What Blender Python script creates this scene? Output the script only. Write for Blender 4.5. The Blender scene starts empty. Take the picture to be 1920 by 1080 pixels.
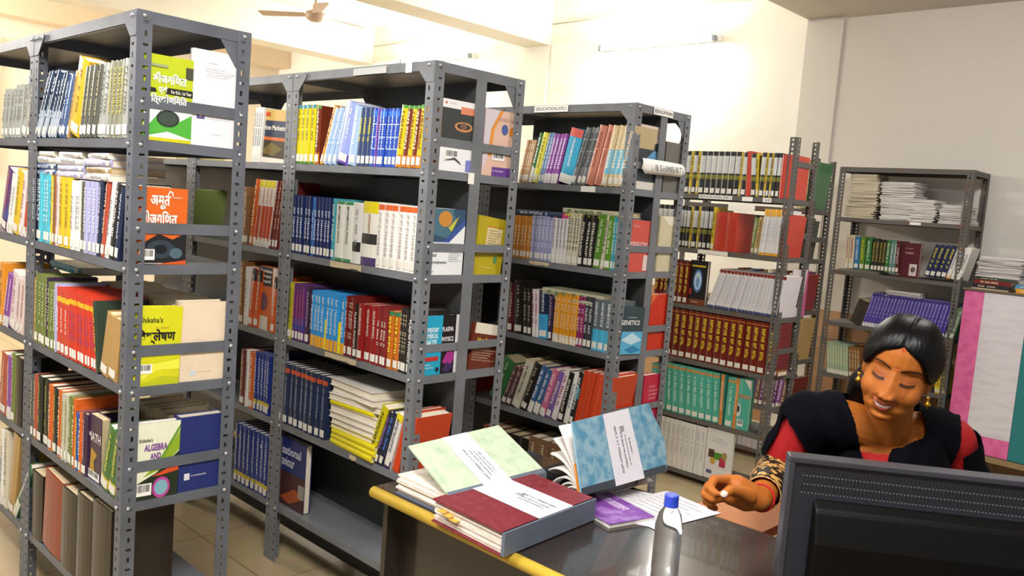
import bpy, bmesh, math, random
import numpy as np
from mathutils import Vector, Matrix
random.seed(7); rng = np.random.default_rng(7)
SC = bpy.context.scene
COL = SC.collection
PI = math.pi
R = math.radians

# ------------------------------------------------------------------ camera
F_PX = 1575.74
CAM = np.array([0.0, 0.0, 1.648])
_yaw, _tilt, _roll = 0.76295, 0.097374, 0.078037
FW = np.array([-math.sin(_yaw) * math.cos(_tilt), math.cos(_yaw) * math.cos(_tilt), -math.sin(_tilt)])
_r = np.array([math.cos(_yaw), math.sin(_yaw), 0.0]); _u = np.cross(_r, FW)
RT = _r * math.cos(_roll) + _u * math.sin(_roll)
UP = -_r * math.sin(_roll) + _u * math.cos(_roll)
cam_data = bpy.data.cameras.new('camera'); cam_data.sensor_width = 36.0
cam_data.lens = F_PX / 1920 * 36.0; cam_data.clip_start = 0.05; cam_data.clip_end = 100
cam = bpy.data.objects.new('camera', cam_data); COL.objects.link(cam)
cam.matrix_world = Matrix(((RT[0], UP[0], -FW[0], CAM[0]), (RT[1], UP[1], -FW[1], CAM[1]),
                           (RT[2], UP[2], -FW[2], CAM[2]), (0, 0, 0, 1)))
SC.camera = cam

# ------------------------------------------------------------------ world fill through the side left open behind the viewer, added fill lamps
world = bpy.data.worlds.new('world'); SC.world = world; world.use_nodes = True
_bg = world.node_tree.nodes['Background']
_bg.inputs[0].default_value = (1.0, 0.985, 0.97, 1); _bg.inputs[1].default_value = 0.18
def area(name, loc, target, sx, sy, power, color):
    d = bpy.data.lights.new(name, 'AREA'); d.shape = 'RECTANGLE'; d.size = sx; d.size_y = sy
    d.energy = power; d.color = color
    o = bpy.data.objects.new(name, d); COL.objects.link(o); o.location = loc
    o.rotation_euler = (Vector(target) - Vector(loc)).to_track_quat('-Z', 'Y').to_euler()
    return o
area('fill_over_desk', (-0.1, 0.1, 3.6), (-1.7, 2.2, 1.0), 1.3, 0.35, 86, (1.0, 0.97, 0.93))  # added fill for desk and rack ends, no fixture here
area('fill_front_aisle', (-2.8, -0.5, 3.6), (-3.0, 1.6, 1.2), 1.3, 0.35, 55, (1.0, 0.97, 0.93))  # unseen fill added to light the front of the nearest rack
area('fill_rear_aisle', (-0.75, 4.1, 3.26), (-2.0, 4.6, 1.2), 1.2, 0.3, 34, (1.0, 0.97, 0.93))  # added out-of-frame fill, brightens the open rack and rear rack ends
area('fill_left_wall', (-10.9, 0.6, 3.2), (-8.5, 4.5, 2.6), 1.2, 0.3, 130, (1.0, 0.95, 0.88))  # added out-of-frame fill, lifts the left wall and ceiling
SC.view_settings.view_transform = 'Standard'; SC.view_settings.look = 'None'
SC.view_settings.gamma = 1.0; SC.view_settings.use_curve_mapping = False
SC.view_settings.exposure = 0.86

# ------------------------------------------------------------------ projection helpers (used to find real positions)
def xat(px, y, z):
    """world X where the line (., y, z) crosses image column px"""
    n = F_PX * RT - (px - 960) * FW
    return float(-(n[1] * y + n[2] * (z - CAM[2])) / n[0])
def zat(py, x, y):
    n = F_PX * UP - (540 - py) * FW
    return float(CAM[2] - (n[0] * x + n[1] * y) / n[2])
def onz(px, py, z):
    d = FW + RT * (px - 960) / F_PX + UP * (540 - py) / F_PX
    t = (z - CAM[2]) / d[2]; return Vector(CAM + d * t)
def ony(px, py, y):
    d = FW + RT * (px - 960) / F_PX + UP * (540 - py) / F_PX
    t = y / d[1]; return Vector(CAM + d * t)
def atd(px, py, d):
    return Vector(CAM + FW * d + RT * (px - 960) / F_PX * d + UP * (540 - py) / F_PX * d)

# ------------------------------------------------------------------ materials
def lin(h):
    if not isinstance(h, str): return tuple(h)
    c = [int(h[i:i + 2], 16) / 255 for i in (0, 2, 4)]
    return tuple(x / 12.92 if x <= 0.04045 else ((x + 0.055) / 1.055) ** 2.4 for x in c)
_mats = {}
def mat(h, rough=0.5, metal=0.0, noise=0.12, scale=30.0, bump=0.0, spec=0.5, coat=0.0):
    key = (h, rough, metal, noise, scale, bump, spec, coat)
    if key in _mats: return _mats[key]
    m = bpy.data.materials.new('paint_' + str(h)); m.use_nodes = True
    nt = m.node_tree; b = nt.nodes['Principled BSDF']; c = lin(h)
    b.inputs['Roughness'].default_value = rough; b.inputs['Metallic'].default_value = metal
    b.inputs['Specular IOR Level'].default_value = spec
    b.inputs['Coat Weight'].default_value = coat
    if noise > 0:
        tc = nt.nodes.new('ShaderNodeTexCoord'); n = nt.nodes.new('ShaderNodeTexNoise')
        n.inputs['Scale'].default_value = scale; n.inputs['Detail'].default_value = 4
        nt.links.new(tc.outputs['Object'], n.inputs['Vector'])
        mx = nt.nodes.new('ShaderNodeMix'); mx.data_type = 'RGBA'
        mx.inputs[6].default_value = (*[x * (1 - noise) for x in c], 1)
        mx.inputs[7].default_value = (*[min(1, x * (1 + noise)) for x in c], 1)
        nt.links.new(n.outputs['Fac'], mx.inputs[0]); nt.links.new(mx.outputs[2], b.inputs['Base Color'])
        if bump > 0:
            bp = nt.nodes.new('ShaderNodeBump'); bp.inputs['Strength'].default_value = bump; bp.inputs['Distance'].default_value = 0.01
            nt.links.new(n.outputs['Fac'], bp.inputs['Height']); nt.links.new(bp.outputs['Normal'], b.inputs['Normal'])
    else:
        b.inputs['Base Color'].default_value = (*c, 1)
    _mats[key] = m; return m
def emit_mat(name, color, strength):
    m = bpy.data.materials.new(name); m.use_nodes = True; b = m.node_tree.nodes['Principled BSDF']
    b.inputs['Base Color'].default_value = (0.9, 0.9, 0.9, 1)
    b.inputs['Emission Color'].default_value = (*color, 1); b.inputs['Emission Strength'].default_value = strength
    return m
def two_tone(name, a, b_, scale, lo, hi, rough=0.5, bump=0.0, metal=0.0, stretch=(1, 1, 1), detail=6):
    """a worn / stained surface: colour b_ breaks through colour a in noise patches"""
    m = bpy.data.materials.new(name); m.use_nodes = True; nt = m.node_tree; b = nt.nodes['Principled BSDF']
    tc = nt.nodes.new('ShaderNodeTexCoord'); mp = nt.nodes.new('ShaderNodeMapping'); mp.inputs['Scale'].default_value = stretch
    n = nt.nodes.new('ShaderNodeTexNoise'); n.inputs['Scale'].default_value = scale; n.inputs['Detail'].default_value = detail
    nt.links.new(tc.outputs['Object'], mp.inputs['Vector']); nt.links.new(mp.outputs['Vector'], n.inputs['Vector'])
    cr = nt.nodes.new('ShaderNodeValToRGB'); cr.color_ramp.elements[0].position = lo; cr.color_ramp.elements[1].position = hi
    cr.color_ramp.elements[0].color = (*lin(a), 1); cr.color_ramp.elements[1].color = (*lin(b_), 1)
    nt.links.new(n.outputs['Fac'], cr.inputs['Fac']); nt.links.new(cr.outputs['Color'], b.inputs['Base Color'])
    b.inputs['Roughness'].default_value = rough; b.inputs['Metallic'].default_value = metal
    if bump:
        bp = nt.nodes.new('ShaderNodeBump'); bp.inputs['Strength'].default_value = bump; bp.inputs['Distance'].default_value = 0.01
        nt.links.new(n.outputs['Fac'], bp.inputs['Height']); nt.links.new(bp.outputs['Normal'], b.inputs['Normal'])
    return m

# ------------------------------------------------------------------ mesh helpers
def mesh(name, v, f, m=None, smooth=False):
    me = bpy.data.meshes.new(name); me.from_pydata([tuple(map(float, p)) for p in v], [], f); me.update()
    if m: me.materials.append(m)
    if smooth: me.polygons.foreach_set('use_smooth', [True] * len(me.polygons))
    return me
def obj(name, me, parent=None, loc=None, rot=None):
    o = bpy.data.objects.new(name, me); COL.objects.link(o)
    if parent: o.parent = parent
    if loc is not None: o.location = loc
    if rot is not None: o.rotation_euler = rot
    return o
def empty(name, loc=(0, 0, 0), rz=0):
    o = bpy.data.objects.new(name, None); COL.objects.link(o); o.location = loc; o.rotation_euler = (0, 0, rz)
    o.empty_display_size = 0.1; return o
def tag(o, label, cat, group=None, kind=None):
    o['label'] = label
    if cat: o['category'] = cat
    if group: o['group'] = group
    if kind: o['kind'] = kind
    return o
class MB:
    def __init__(s): s.v = []; s.f = []
    def add(s, v, f):
        k = len(s.v); s.v += [tuple(p) for p in v]; s.f += [tuple(i + k for i in q) for q in f]; return s
    def box(s, x0, x1, y0, y1, z0, z1):
        return s.add([(x0, y0, z0), (x1, y0, z0), (x1, y1, z0), (x0, y1, z0), (x0, y0, z1), (x1, y0, z1), (x1, y1, z1), (x0, y1, z1)],
                     [(0, 3, 2, 1), (4, 5, 6, 7), (0, 1, 5, 4), (1, 2, 6, 5), (2, 3, 7, 6), (3, 0, 4, 7)])
    def prism(s, poly, axis, a0, a1):
        """extrude a 2D polygon along an axis (0,1,2); the polygon gives the two other coordinates in order"""
        n = len(poly)
        def P(p, a):
            q = list(p); q.insert(axis, a); return tuple(q)
        return s.add([P(p, a0) for p in poly] + [P(p, a1) for p in poly],
                     [tuple(range(n))[::-1], tuple(range(n, 2 * n))] + [(i, (i + 1) % n, n + (i + 1) % n, n + i) for i in range(n)])
    def tube(s, pts, rad, n=8, cap=True):
        pts = [Vector(p) for p in pts]; rads = rad if isinstance(rad, (list, tuple)) else [rad] * len(pts)
        v = []; f = []
        for i, p in enumerate(pts):
            t = (pts[min(i + 1, len(pts) - 1)] - pts[max(i - 1, 0)]).normalized()
            a = t.cross(Vector((0, 0, 1)) if abs(t.z) < 0.9 else Vector((1, 0, 0))).normalized(); b = t.cross(a)
            for k in range(n):
                w = 2 * PI * k / n; v.append(p + (a * math.cos(w) + b * math.sin(w)) * rads[i])
        for i in range(len(pts) - 1):
            for k in range(n):
                f.append((i * n + k, i * n + (k + 1) % n, (i + 1) * n + (k + 1) % n, (i + 1) * n + k))
        if cap: f.append(tuple(range(n))[::-1]); f.append(tuple(range((len(pts) - 1) * n, len(pts) * n)))
        return s.add(v, f)
    def lathe(s, prof, n=24):
        v = []; f = []
        for r_, z in prof:
            for k in range(n): w = 2 * PI * k / n; v.append((r_ * math.cos(w), r_ * math.sin(w), z))
        for i in range(len(prof) - 1):
            for k in range(n): f.append((i * n + k, i * n + (k + 1) % n, (i + 1) * n + (k + 1) % n, (i + 1) * n + k))
        return s.add(v, f)
    def build(s, name, m, parent=None, loc=None, rot=None, smooth=False):
        return obj(name, mesh(name, s.v, s.f, m, smooth), parent, loc, rot)
def struct(o): o['kind'] = 'structure'; return o
def bevel(o, w, seg=2):
    md = o.modifiers.new('bevel', 'BEVEL'); md.width = w; md.segments = seg; md.limit_method = 'ANGLE'; return o

# lettering -> flat mesh in the unit frame: x 0..1, y 0..1 of its own bounding box
_tx = {}
def text_raw(s, bold=0.0):
    key = (s, bold)
    if key in _tx: return _tx[key]
    cu = bpy.data.curves.new('lettering', 'FONT'); cu.body = s; cu.resolution_u = 2; cu.size = 1.0; cu.align_x = 'CENTER'
    cu.offset = bold; cu.space_line = 0.9
    o = bpy.data.objects.new('lettering', cu); me = o.to_mesh()
    v = np.array([tuple(q.co) for q in me.vertices]) if len(me.vertices) else np.zeros((0, 3))
    f = [tuple(q.vertices) for q in me.polygons]
    o.to_mesh_clear(); bpy.data.objects.remove(o); bpy.data.curves.remove(cu)
    if len(v):
        lo = v.min(0); sz = np.maximum(v.max(0) - lo, 1e-6); v = (v - lo) / sz; asp = sz[0] / sz[1]
    else: asp = 1
    _tx[key] = (v, f, asp); return _tx[key]
def scribble_raw(n=14, seed=0):
    """unreadable print: a row of letter-like strokes"""
    key = ('~', n, seed)
    if key in _tx: return _tx[key]
    rr = random.Random(seed); v = []; f = []; x = 0.0
    for i in range(n):
        w = rr.uniform(0.5, 1.0)
        if rr.random() < 0.16: x += 0.6; continue
        def q(x0, x1, y0, y1):
            k = len(v); v.extend([(x0, y0, 0), (x1, y0, 0), (x1, y1, 0), (x0, y1, 0)]); f.append((k, k + 1, k + 2, k + 3))
        q(x, x + 0.22, 0, 1)
        kind = rr.randrange(4)
        if kind in (0, 1): q(x + w - 0.22, x + w, 0, 1)
        if kind in (1, 2): q(x + 0.22, x + w - 0.22 if kind == 1 else x + w, 0.8, 1)
        if kind in (0, 2, 3): q(x + 0.22, x + w - 0.22 if kind == 0 else x + w, 0.42, 0.6)
        if kind == 3: q(x + 0.22, x + w, 0, 0.2)
        x += w + 0.28
    v = np.array(v); v[:, 0] /= v[:, 0].max(); _tx[key] = (v, f, x); return _tx[key]
def put_text(raw, o, ax, ay, w, h):
    """place unit lettering in 3D: origin o, unit axes ax, ay, size w x h"""
    v, f, asp = raw
    o = np.array(o, float); ax = np.array(ax, float); ay = np.array(ay, float)
    return [tuple(o + ax * q[0] * w + ay * q[1] * h) for q in v], f
# ================================================================== the room
YB = 6.56; XL = -11.34; ZC = 3.77; ZS = 3.32; XR = 3.2; YF = -2.6
m_wall = two_tone('cream_plaster', 'f6f4ea', 'e8e1ca', 1.1, 0.55, 0.85, 0.85, 0.05, stretch=(1, 1, 2.2))
m_ceil = mat('f8f5ea', 0.9, noise=0.03, scale=2)
m_beam = mat('f7f3e6', 0.85, noise=0.03, scale=2)
m_grey_wall = mat('dcd7d0', 0.85, noise=0.03, scale=1.5)
m_dado = two_tone('tan_dado', 'b9936c', 'a67c58', 2.5, 0.4, 0.7, 0.7)
m_groove = mat('b5ab94', 0.9, noise=0)
# floor of beige stone tiles
mf = bpy.data.materials.new('beige_floor'); mf.use_nodes = True; nt = mf.node_tree; b = nt.nodes['Principled BSDF']
tc = nt.nodes.new('ShaderNodeTexCoord'); bk = nt.nodes.new('ShaderNodeTexBrick'); bk.offset = 0.0
bk.inputs['Color1'].default_value = (*lin('c6b48f'), 1); bk.inputs['Color2'].default_value = (*lin('bfac86'), 1); bk.inputs['Mortar'].default_value = (*lin('9c8058'), 1)
bk.inputs['Scale'].default_value = 1.0; bk.inputs['Mortar Size'].default_value = 0.004; bk.inputs['Brick Width'].default_value = 0.6; bk.inputs['Row Height'].default_value = 0.6
nz = nt.nodes.new('ShaderNodeTexNoise'); nz.inputs['Scale'].default_value = 9; nz.inputs['Detail'].default_value = 8
mx = nt.nodes.new('ShaderNodeMix'); mx.data_type = 'RGBA'; mx.blend_type = 'MULTIPLY'; mx.inputs[0].default_value = 0.35
nt.links.new(tc.outputs['Object'], bk.inputs['Vector']); nt.links.new(tc.outputs['Object'], nz.inputs['Vector'])
nt.links.new(bk.outputs['Color'], mx.inputs[6]); nt.links.new(nz.outputs['Color'], mx.inputs[7]); nt.links.new(mx.outputs[2], b.inputs['Base Color'])
b.inputs['Roughness'].default_value = 0.35
struct(MB().box(XL - .2, XR, YF, YB + .2, -0.1, 0).build('floor', mf))
struct(MB().box(XL - .2, -3.21, YB, YB + 0.2, 0, ZC + .1).build('wall_back', m_wall))
struct(MB().box(-3.21, XR, YB - 0.012, YB + 0.2, 0, ZC + .1).build('wall_right', m_grey_wall))
struct(MB().box(XL - 0.2, XL, YF, YB + .2, 0, ZC + .1).build('wall_left', mat('f2e7d4', 0.85, noise=0.04, scale=1)))
struct(MB().box(XL - .2, XR, YF, YB + .2, ZC, ZC + 0.15).build('ceiling', m_ceil))
struct(MB().box(-6.342, -5.986, YF, YB - .001, ZS, ZC - .001).build('trim_1', m_beam))
struct(MB().box(-9.4, -9.04, YF, YB - .001, ZS - .01, ZC - .001).build('trim_2', m_beam))
struct(MB().box(-3.21, -2.88, 0.6, YB - .013, ZS - .004, ZC - .001).build('trim_3', mat('cfc7bd', 0.85, noise=0.03, scale=2)))
struct(MB().box(-2.88, XR, 0.6, YB - .013, ZS - .02, ZC - .001).build('trim_4', mat('cbc5be', 0.85, noise=0.03, scale=2)))
struct(MB().box(XL + .001, XL + .32, YF, YB - .001, 3.36, ZC - .001).build('trim_5', mat('f0dcc4', 0.85, noise=0.03)))
# pilasters and the thin ledge lines on the plaster
struct(MB().box(-6.342, -5.992, YB - 0.025, YB - .001, 0, ZS - .001).build('trim_6', m_wall))
struct(MB().box(-3.20, -2.905, YB - 0.03, YB - 0.013, 0, ZS - .03).build('trim_7', m_grey_wall))
struct(MB().box(-5.98, -3.215, YB - 0.012, YB - .001, 3.529, 3.537).build('trim_8', m_groove))
struct(MB().box(-9.03, -6.35, YB - 0.012, YB - .001, 3.529, 3.537).build('trim_9', m_groove))
struct(MB().box(XL + .33, -3.21, YB - 0.006, YB - .001, 0, 1.02).build('trim_10', m_dado))
struct(MB().box(-2.9, XR, YB - 0.02, YB - 0.0125, 0, 1.02).build('trim_11', m_dado))
# shutters on the left wall: window frame outlines with a plain leaf
for n, (y0, y1, z0, z1) in enumerate(((1.75, 2.95, 1.6, 3.14), (4.05, 5.2, 1.6, 3.14))):
    fr = MB(); 
    for q in ((y0, y1, z1 - .05, z1), (y0, y1, z0, z0 + .05), (y0, y0 + .05, z0 + .05, z1 - .05), (y1 - .05, y1, z0 + .05, z1 - .05)):
        fr.box(XL + .001, XL + .03, *q)
    w = struct(fr.build('window_%d' % (n + 1), mat('e2d2bc', 0.8, noise=0.02)))
    MB().box(XL + .001, XL + .012, y0 + .05, (y0 + y1) / 2 - .004, z0 + .05, z1 - .05).build('shutter', mat('ebdcc6', 0.8, noise=0.02), w)
    MB().box(XL + .001, XL + .012, (y0 + y1) / 2 + .004, y1 - .05, z0 + .05, z1 - .05).build('shutter', mat('ebdcc6', 0.8, noise=0.02), w)

# tube lights on the back wall
m_tube = emit_mat('tube_glow', (1.0, 0.97, 0.92), 260.0)
def tube_light(x0, x1, z, label):
    t = empty('tube_light', ((x0 + x1) / 2, YB - 0.03, z)); L = (x1 - x0) / 2
    MB().box(-L - .02, L + .02, -0.03, 0.028, -0.02, 0.03).build('batten', mat('e8e8e4', 0.4, noise=0), t)
    tb = MB().tube([(-L + .02, -0.055, -0.005), (L - .02, -0.055, -0.005)], 0.014, 12).build('tube', m_tube, t, smooth=True)
    for s in (-1, 1):
        MB().box(s * L - .03 * (s > 0), s * L + .03 * (s < 0), -0.075, -0.03, -0.03, 0.022).build('lamp_holder', mat('8f959c', 0.4, noise=0), t)
    tag(t, label, 'tube light', 'fluorescent tubes on the back wall')
tube_light(-5.27, -4.0, 3.225, 'lit fluorescent tube on the plaster above the EDUCATION rack')
tube_light(-8.35, -7.12, 3.28, 'lit fluorescent tube high on the wall between two beams')

# ceiling fan
fan = empty('ceiling_fan', (-7.55, 4.74, 3.40)); m_fan = mat('c9b19d', 0.4, noise=0.05)
MB().lathe([(0, -0.075), (0.05, -0.072), (0.085, -0.05), (0.1, -0.01), (0.09, 0.02), (0.05, 0.035), (0.0, 0.04)], 28).build('motor', m_fan, fan, smooth=True)
MB().tube([(0, 0, 0.03), (0, 0, 0.365)], 0.011, 10).build('down_rod', m_fan, fan, smooth=True)
MB().lathe([(0.012, 0.27), (0.05, 0.3), (0.06, 0.368)], 20).build('canopy', m_fan, fan, smooth=True)
bl = MB(); N = 10
for i in range(N + 1):
    r_ = 0.1 + 0.5 * i / N; w = 0.045 + 0.03 * i / N - (0.02 if i == N else 0)
    for s, dz in ((-1, -0.008), (1, 0.012)):
        for t_ in (0, 0.004): bl.v.append((r_, s * w, dz + t_))
for i in range(N):
    a = 4 * i; c = a + 4
    bl.f += [(a, c, c + 2, a + 2), (a + 1, a + 3, c + 3, c + 1), (a, a + 1, c + 1, c), (a + 2, c + 2, c + 3, a + 3)]
bl.f += [(0, 2, 3, 1), (4 * N, 4 * N + 1, 4 * N + 3, 4 * N + 2)]
bme = mesh('blade', bl.v, bl.f, m_fan)
for a in (213, 333, 93): obj('blade', bme, fan, (0, 0, -0.01), (0, 0, R(a)))
tag(fan, 'pale three-bladed ceiling fan hanging between the beams', 'ceiling fan')
# ================================================================== slotted-angle steel racks
m_steel = two_tone('grey_rack_paint', '787b80', '686a6e', 6, 0.4, 0.7, 0.42, 0.03)
m_steel_A = two_tone('slate_rack_paint', '636770', '53565d', 6, 0.4, 0.7, 0.42, 0.03)
m_rust = two_tone('worn_rack_paint', '5d5b58', '6b5040', 9, 0.52, 0.68, 0.6, 0.05)
m_sheet = two_tone('shaded_back_sheet', '3d4043', '4c4b46', 3, 0.45, 0.75, 0.3)  # grey darkened, putting shelf-interior shade into the colour
m_bolt = mat('b9bcc0', 0.3, 0.7, noise=0)
m_tape = mat('c9b897', 0.7, noise=0.15, scale=60)
FLW = 0.045; TH = 0.0022
def flange(H, W, hole, period):
    """perforated strip, u 0..W, v 0..H, thickness TH: returns quads as (u0,u1,v0,v1) solids"""
    cells = []; v = 0.0; k = 0
    while v < H - 1e-6:
        hw, hh = (hole[0], hole[1]) if (k % 2 == 0 or len(hole) > 2) else (hole[1], hole[0])
        g = (period - hh) / 2
        a, b2, c = v + g, v + g + hh, v + period
        if c > H: cells.append((0, W, v, H)); break
        cells.append((0, W, v, a)); cells.append((0, W / 2 + .004 - hw / 2, a, b2)); cells.append((W / 2 + .004 + hw / 2, W, a, b2)); cells.append((0, W, b2, c))
        v = c; k += 1
    return cells
_posts = {}
def post_mesh(H, m, sx, sy, hole, period):
    key = (H, m.name, sx, sy, hole, period)
    if key in _posts: return _posts[key]
    mb = MB()
    for (u0, u1, v0, v1) in flange(H, FLW, hole, period):
        x = sorted((sx * u0, sx * u1)); mb.box(x[0], x[1], *sorted((0, sy * TH)), v0, v1)
        y = sorted((sy * max(u0, TH), sy * u1)); mb.box(*sorted((0, sx * TH)), y[0], y[1], v0, v1)
    _posts[key] = mesh('post', mb.v, mb.f, m); return _posts[key]
RACK = {}
_bolt = MB().lathe([(0.0, 0.0052), (0.004, 0.0046), (0.0062, 0.002), (0.0066, 0.0)], 10)
bolt_me = mesh('bolt', _bolt.v, _bolt.f, m_bolt, True)
def rack(key, label, x1, y0, W, D, H, shelves, m, top=True, bars=(), mid=False, sheet=None, gusset=True, bolts=False,
         hole=(0.008, 0.016), period=0.036, group='steel book racks'):
    r = empty('book_rack', (x1, y0, 0)); lab = tag(r, label, 'book rack', group)
    RACK[key] = dict(root=r, x1=x1, y0=y0, W=W, D=D, H=H, sh=list(shelves))
    for (px, sx) in ((-W, 1), (0, -1)):
        for (py, sy) in ((0, 1), (D, -1)):
            obj('post', post_mesh(H, m, sx, sy, hole, period), r, (px, py, 0))
    zs = ([H] if top else []) + list(shelves)
    e = TH + .0004
    for k, z in enumerate(zs):
        lip = 0.036 if (k == 0 and top) else 0.03
        mb = MB(); t = 0.0015
        mb.box(-W + e, -e, e, D - e, z - t, z)
        mb.box(-W + e, -e, e, e + t, z - lip, z - t); mb.box(-W + e, -e, D - e - t, D - e, z - lip, z - t)
        mb.box(-W + e, -W + e + t, e + t, D - e - t, z - lip, z - t); mb.box(-e - t, -e, e + t, D - e - t, z - lip, z - t)
        mb.box(-W + e, -e, e, e + .012, z - lip, z - lip + t)
        if k > 0 or not top: mb.box(-W * .5 - .02, -W * .5 + .02, e + t, D - e - t, z - .02, z - t)
        mb.build('top_shelf' if (k == 0 and top) else 'shelf', m, r)
    for z in bars:
        if mid:
            MB().box(-e - t, -e, FLW * .6, D / 2 - .024, z, z + .03).build('end_bar', m, r)
            MB().box(-e - t, -e, D / 2 + .024, D - FLW * .6, z, z + .03).build('end_bar', m, r)
        else: MB().box(-e - t, -e, FLW * .6, D - FLW * .6, z, z + .034).build('end_bar', m, r)
    if mid: MB().box(-e - .0005, 0.0005, D / 2 - .025, D / 2 + .025, 0.05, H - .036).build('end_strip', m, r)
    if sheet:
        zs_ = shelves[0] - .032
        if sheet > 0: MB().box(-W * sheet, -e - .004, D / 2 - .001, D / 2 + .001, shelves[0] + .001, H - .04).build('back_shade_sheet', m_sheet, r)
        for za, zb2 in zip(shelves[:-1], shelves[1:]): MB().box(-W + .0005, (.0028 if sheet < 0 else -.0005), D / 2 - .001, D / 2 + .001, zb2 + .001, za - .032).build('back_shade_sheet', m_sheet, r)  # lower sheets added to shut out light and darken the shelf interiors
        MB().box(-W + .0005, (.0028 if sheet < 0 else -.0005), D / 2 - .001, D / 2 + .001, .02, shelves[-1] - .032).build('back_shade_sheet', m_sheet, r)  # added as well, so the space under the lowest shelf goes dark
    if gusset:
        g = 0.055
        for (xx, s) in ((-W, 1), (0, -1)):
            for yy, dy in ((-0.0018, .0016), (D + .0002, .0016)):
                MB().prism([(xx + s * 0.002, H - .004), (xx + s * (FLW + g), H - .004), (xx + s * (FLW + g), H - .02), (xx + s * (FLW), H - g - .02), (xx + s * 0.002, H - g - .02)], 1, yy, yy + dy).build('gusset', m, r)
        for yy, s in ((D - .002, -1),):
            MB().prism([(yy, H - .036), (yy + s * (FLW + .055), H - .036), (yy + s * FLW, H - .115), (yy, H - .115)], 0, -e - .0035, -e - .0018).build('gusset', m, r)
    if bolts:
        for z in zs:
            zz = z - .016
            for yy in ((0.022, D - .022) if bars else ()): obj('bolt', bolt_me, r, (0.0001, yy, zz), (0, PI / 2, 0))
            for xx in (-0.03, -W + .03): obj('bolt', bolt_me, r, (xx, -0.002, zz), (PI / 2, 0, 0))
        for z in bars:
            for yy in (0.022, D - .022): obj('bolt', bolt_me, r, (0.0001, yy, z + .015), (0, PI / 2, 0))
    return r
SA = (1.758, 1.385, 1.009, 0.645, 0.27); SB = (1.753, 1.377, 1.008, 0.634, 0.262); SCH = (1.764, 1.396, 1.026, 0.656, 0.285)
SD = (1.81, 1.472, 1.117, 0.774, 0.414, 0.066); SE = (1.754, 1.361, 0.976, 0.59, 0.2)
barsA = [z + .094 for z in SA[:4]]; barsB = [z + .086 for z in SB[:4]]; barsC = [z + .088 for z in SCH[:4]]
rack('A1', 'slate steel rack with the Hindi algebra covers on its end, nearest of all', -2.542, 1.008, .911, .359, 2.13, SA, m_steel_A, bars=barsA, bolts=True, period=0.032)
rack('A2', 'slate steel rack joined to the far side of the nearest rack', -3.456, 1.008, .911, .359, 2.13, SA, m_steel_A, bolts=True, period=0.032)
rack('B1', 'grey steel rack just behind the desk, white physics cover on its end', -2.286, 1.922, .914, .454, 2.13, SB, m_steel, bars=barsB, mid=True, sheet=.78, bolts=True)
rack('B2', 'grey steel rack holding the Services Marketing book', -3.203, 1.922, .914, .454, 2.13, SB, m_steel, bolts=True, sheet=-1)
rack('B3', 'grey steel rack seen through the open end of the nearest rack', -4.12, 1.922, .914, .454, 2.13, SB, m_steel, sheet=-1)
rack('C1', 'grey steel rack with paper EDUCATION tags on its top edge', -2.199, 2.987, .907, .432, 2.131, SCH, m_steel, bars=barsC, mid=True, sheet=.88, bolts=True)
rack('C2', 'grey steel rack adjoining the EDUCATION rack, mostly hidden behind the desk rack', -3.109, 2.987, .907, .432, 2.131, SCH, m_steel, gusset=False, sheet=-1)
barsD = [1.995, 1.585, 1.236, 0.90, 0.55]
rack('D1', 'worn open steel rack without a top, behind the seated woman', -2.224, 4.57, .95, .296, 2.16, SD, m_rust, top=False, bars=barsD, gusset=False, hole=(0.011, 0.013, 0), period=0.026)
rack('F1', 'far open steel rack half hidden behind the worn open rack', -2.5, 5.46, 1.0, .3, 2.12, [z - .03 for z in SD[:5]] + [0.07], m_rust, top=False, bars=[1.95, 1.56], gusset=False, hole=(0.011, 0.013, 0), period=0.026)
rack('E1', 'dark steel rack against the wall with paper piles on top shelf', -1.734, 6.165, .91, .36, 2.122, SE, m_rust, gusset=False, hole=(0.011, 0.013, 0), period=0.026)

# torn tape and tags stuck on the racks
def sticker(rk, x0, x1, z0, z1, m, name='tape_strip', side='y', proud=.0012):
    r = RACK[rk]; mb = MB(); n = 7; rr = random.Random(int(x0 * 977) + int(z0 * 331))
    xs = [x0 + (x1 - x0) * i / n for i in range(n + 1)]; poly = [(x, z1) for x in xs] + [(x, z0 + (rr.random() * .35 * (z1 - z0) if m is m_tape else 0)) for x in xs[::-1]]
    if side == 'y': mb.prism(poly, 1, -proud - .0006, -proud)
    else: mb.prism(poly, 0, proud, proud + .0006)
    return mb.build(name, m, r['root'])
m_paper = mat('f4f1ea', 0.8, noise=0.03)
def rx(rk, px, z): return xat(px, RACK[rk]['y0'], z) - RACK[rk]['x1']
def ry(rk, px, z):
    x = RACK[rk]['x1']; n = F_PX * RT - (px - 960) * FW
    return float(-(n[0] * x + n[2] * (z - CAM[2])) / n[1]) - RACK[rk]['y0']
m_scuff = mat('b3b4b0', 0.7, noise=.1)
sticker('B1', rx('B1', 664, 2.13), rx('B1', 726, 2.13), 2.098, 2.124, m_scuff)
sticker('B1', rx('B1', 762, 2.13), rx('B1', 774, 2.13), 2.092, 2.142, m_paper, 'paper_scrap')
sticker('B1', rx('B1', 620, 1.377), rx('B1', 678, 1.377), 1.348, 1.374, m_tape)
sticker('B1', rx('B1', 610, 1.0), rx('B1', 668, 1.0), .979, 1.004, m_tape)
sticker('B1', rx('B1', 656, .63), rx('B1', 668, .63), .606, .63, m_tape)
sticker('B1', ry('B1', 878, 1.75), ry('B1', 889, 1.75), 1.715, 1.756, m_paper, 'paper_scrap', 'x')
sticker('C1', rx('C1', 993, 1.39), rx('C1', 1030, 1.39), 1.373, 1.392, m_tape)
sticker('C1', rx('C1', 1090, 1.76), rx('C1', 1117, 1.76), 1.736, 1.762, m_paper, 'shelf_tag')
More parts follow.
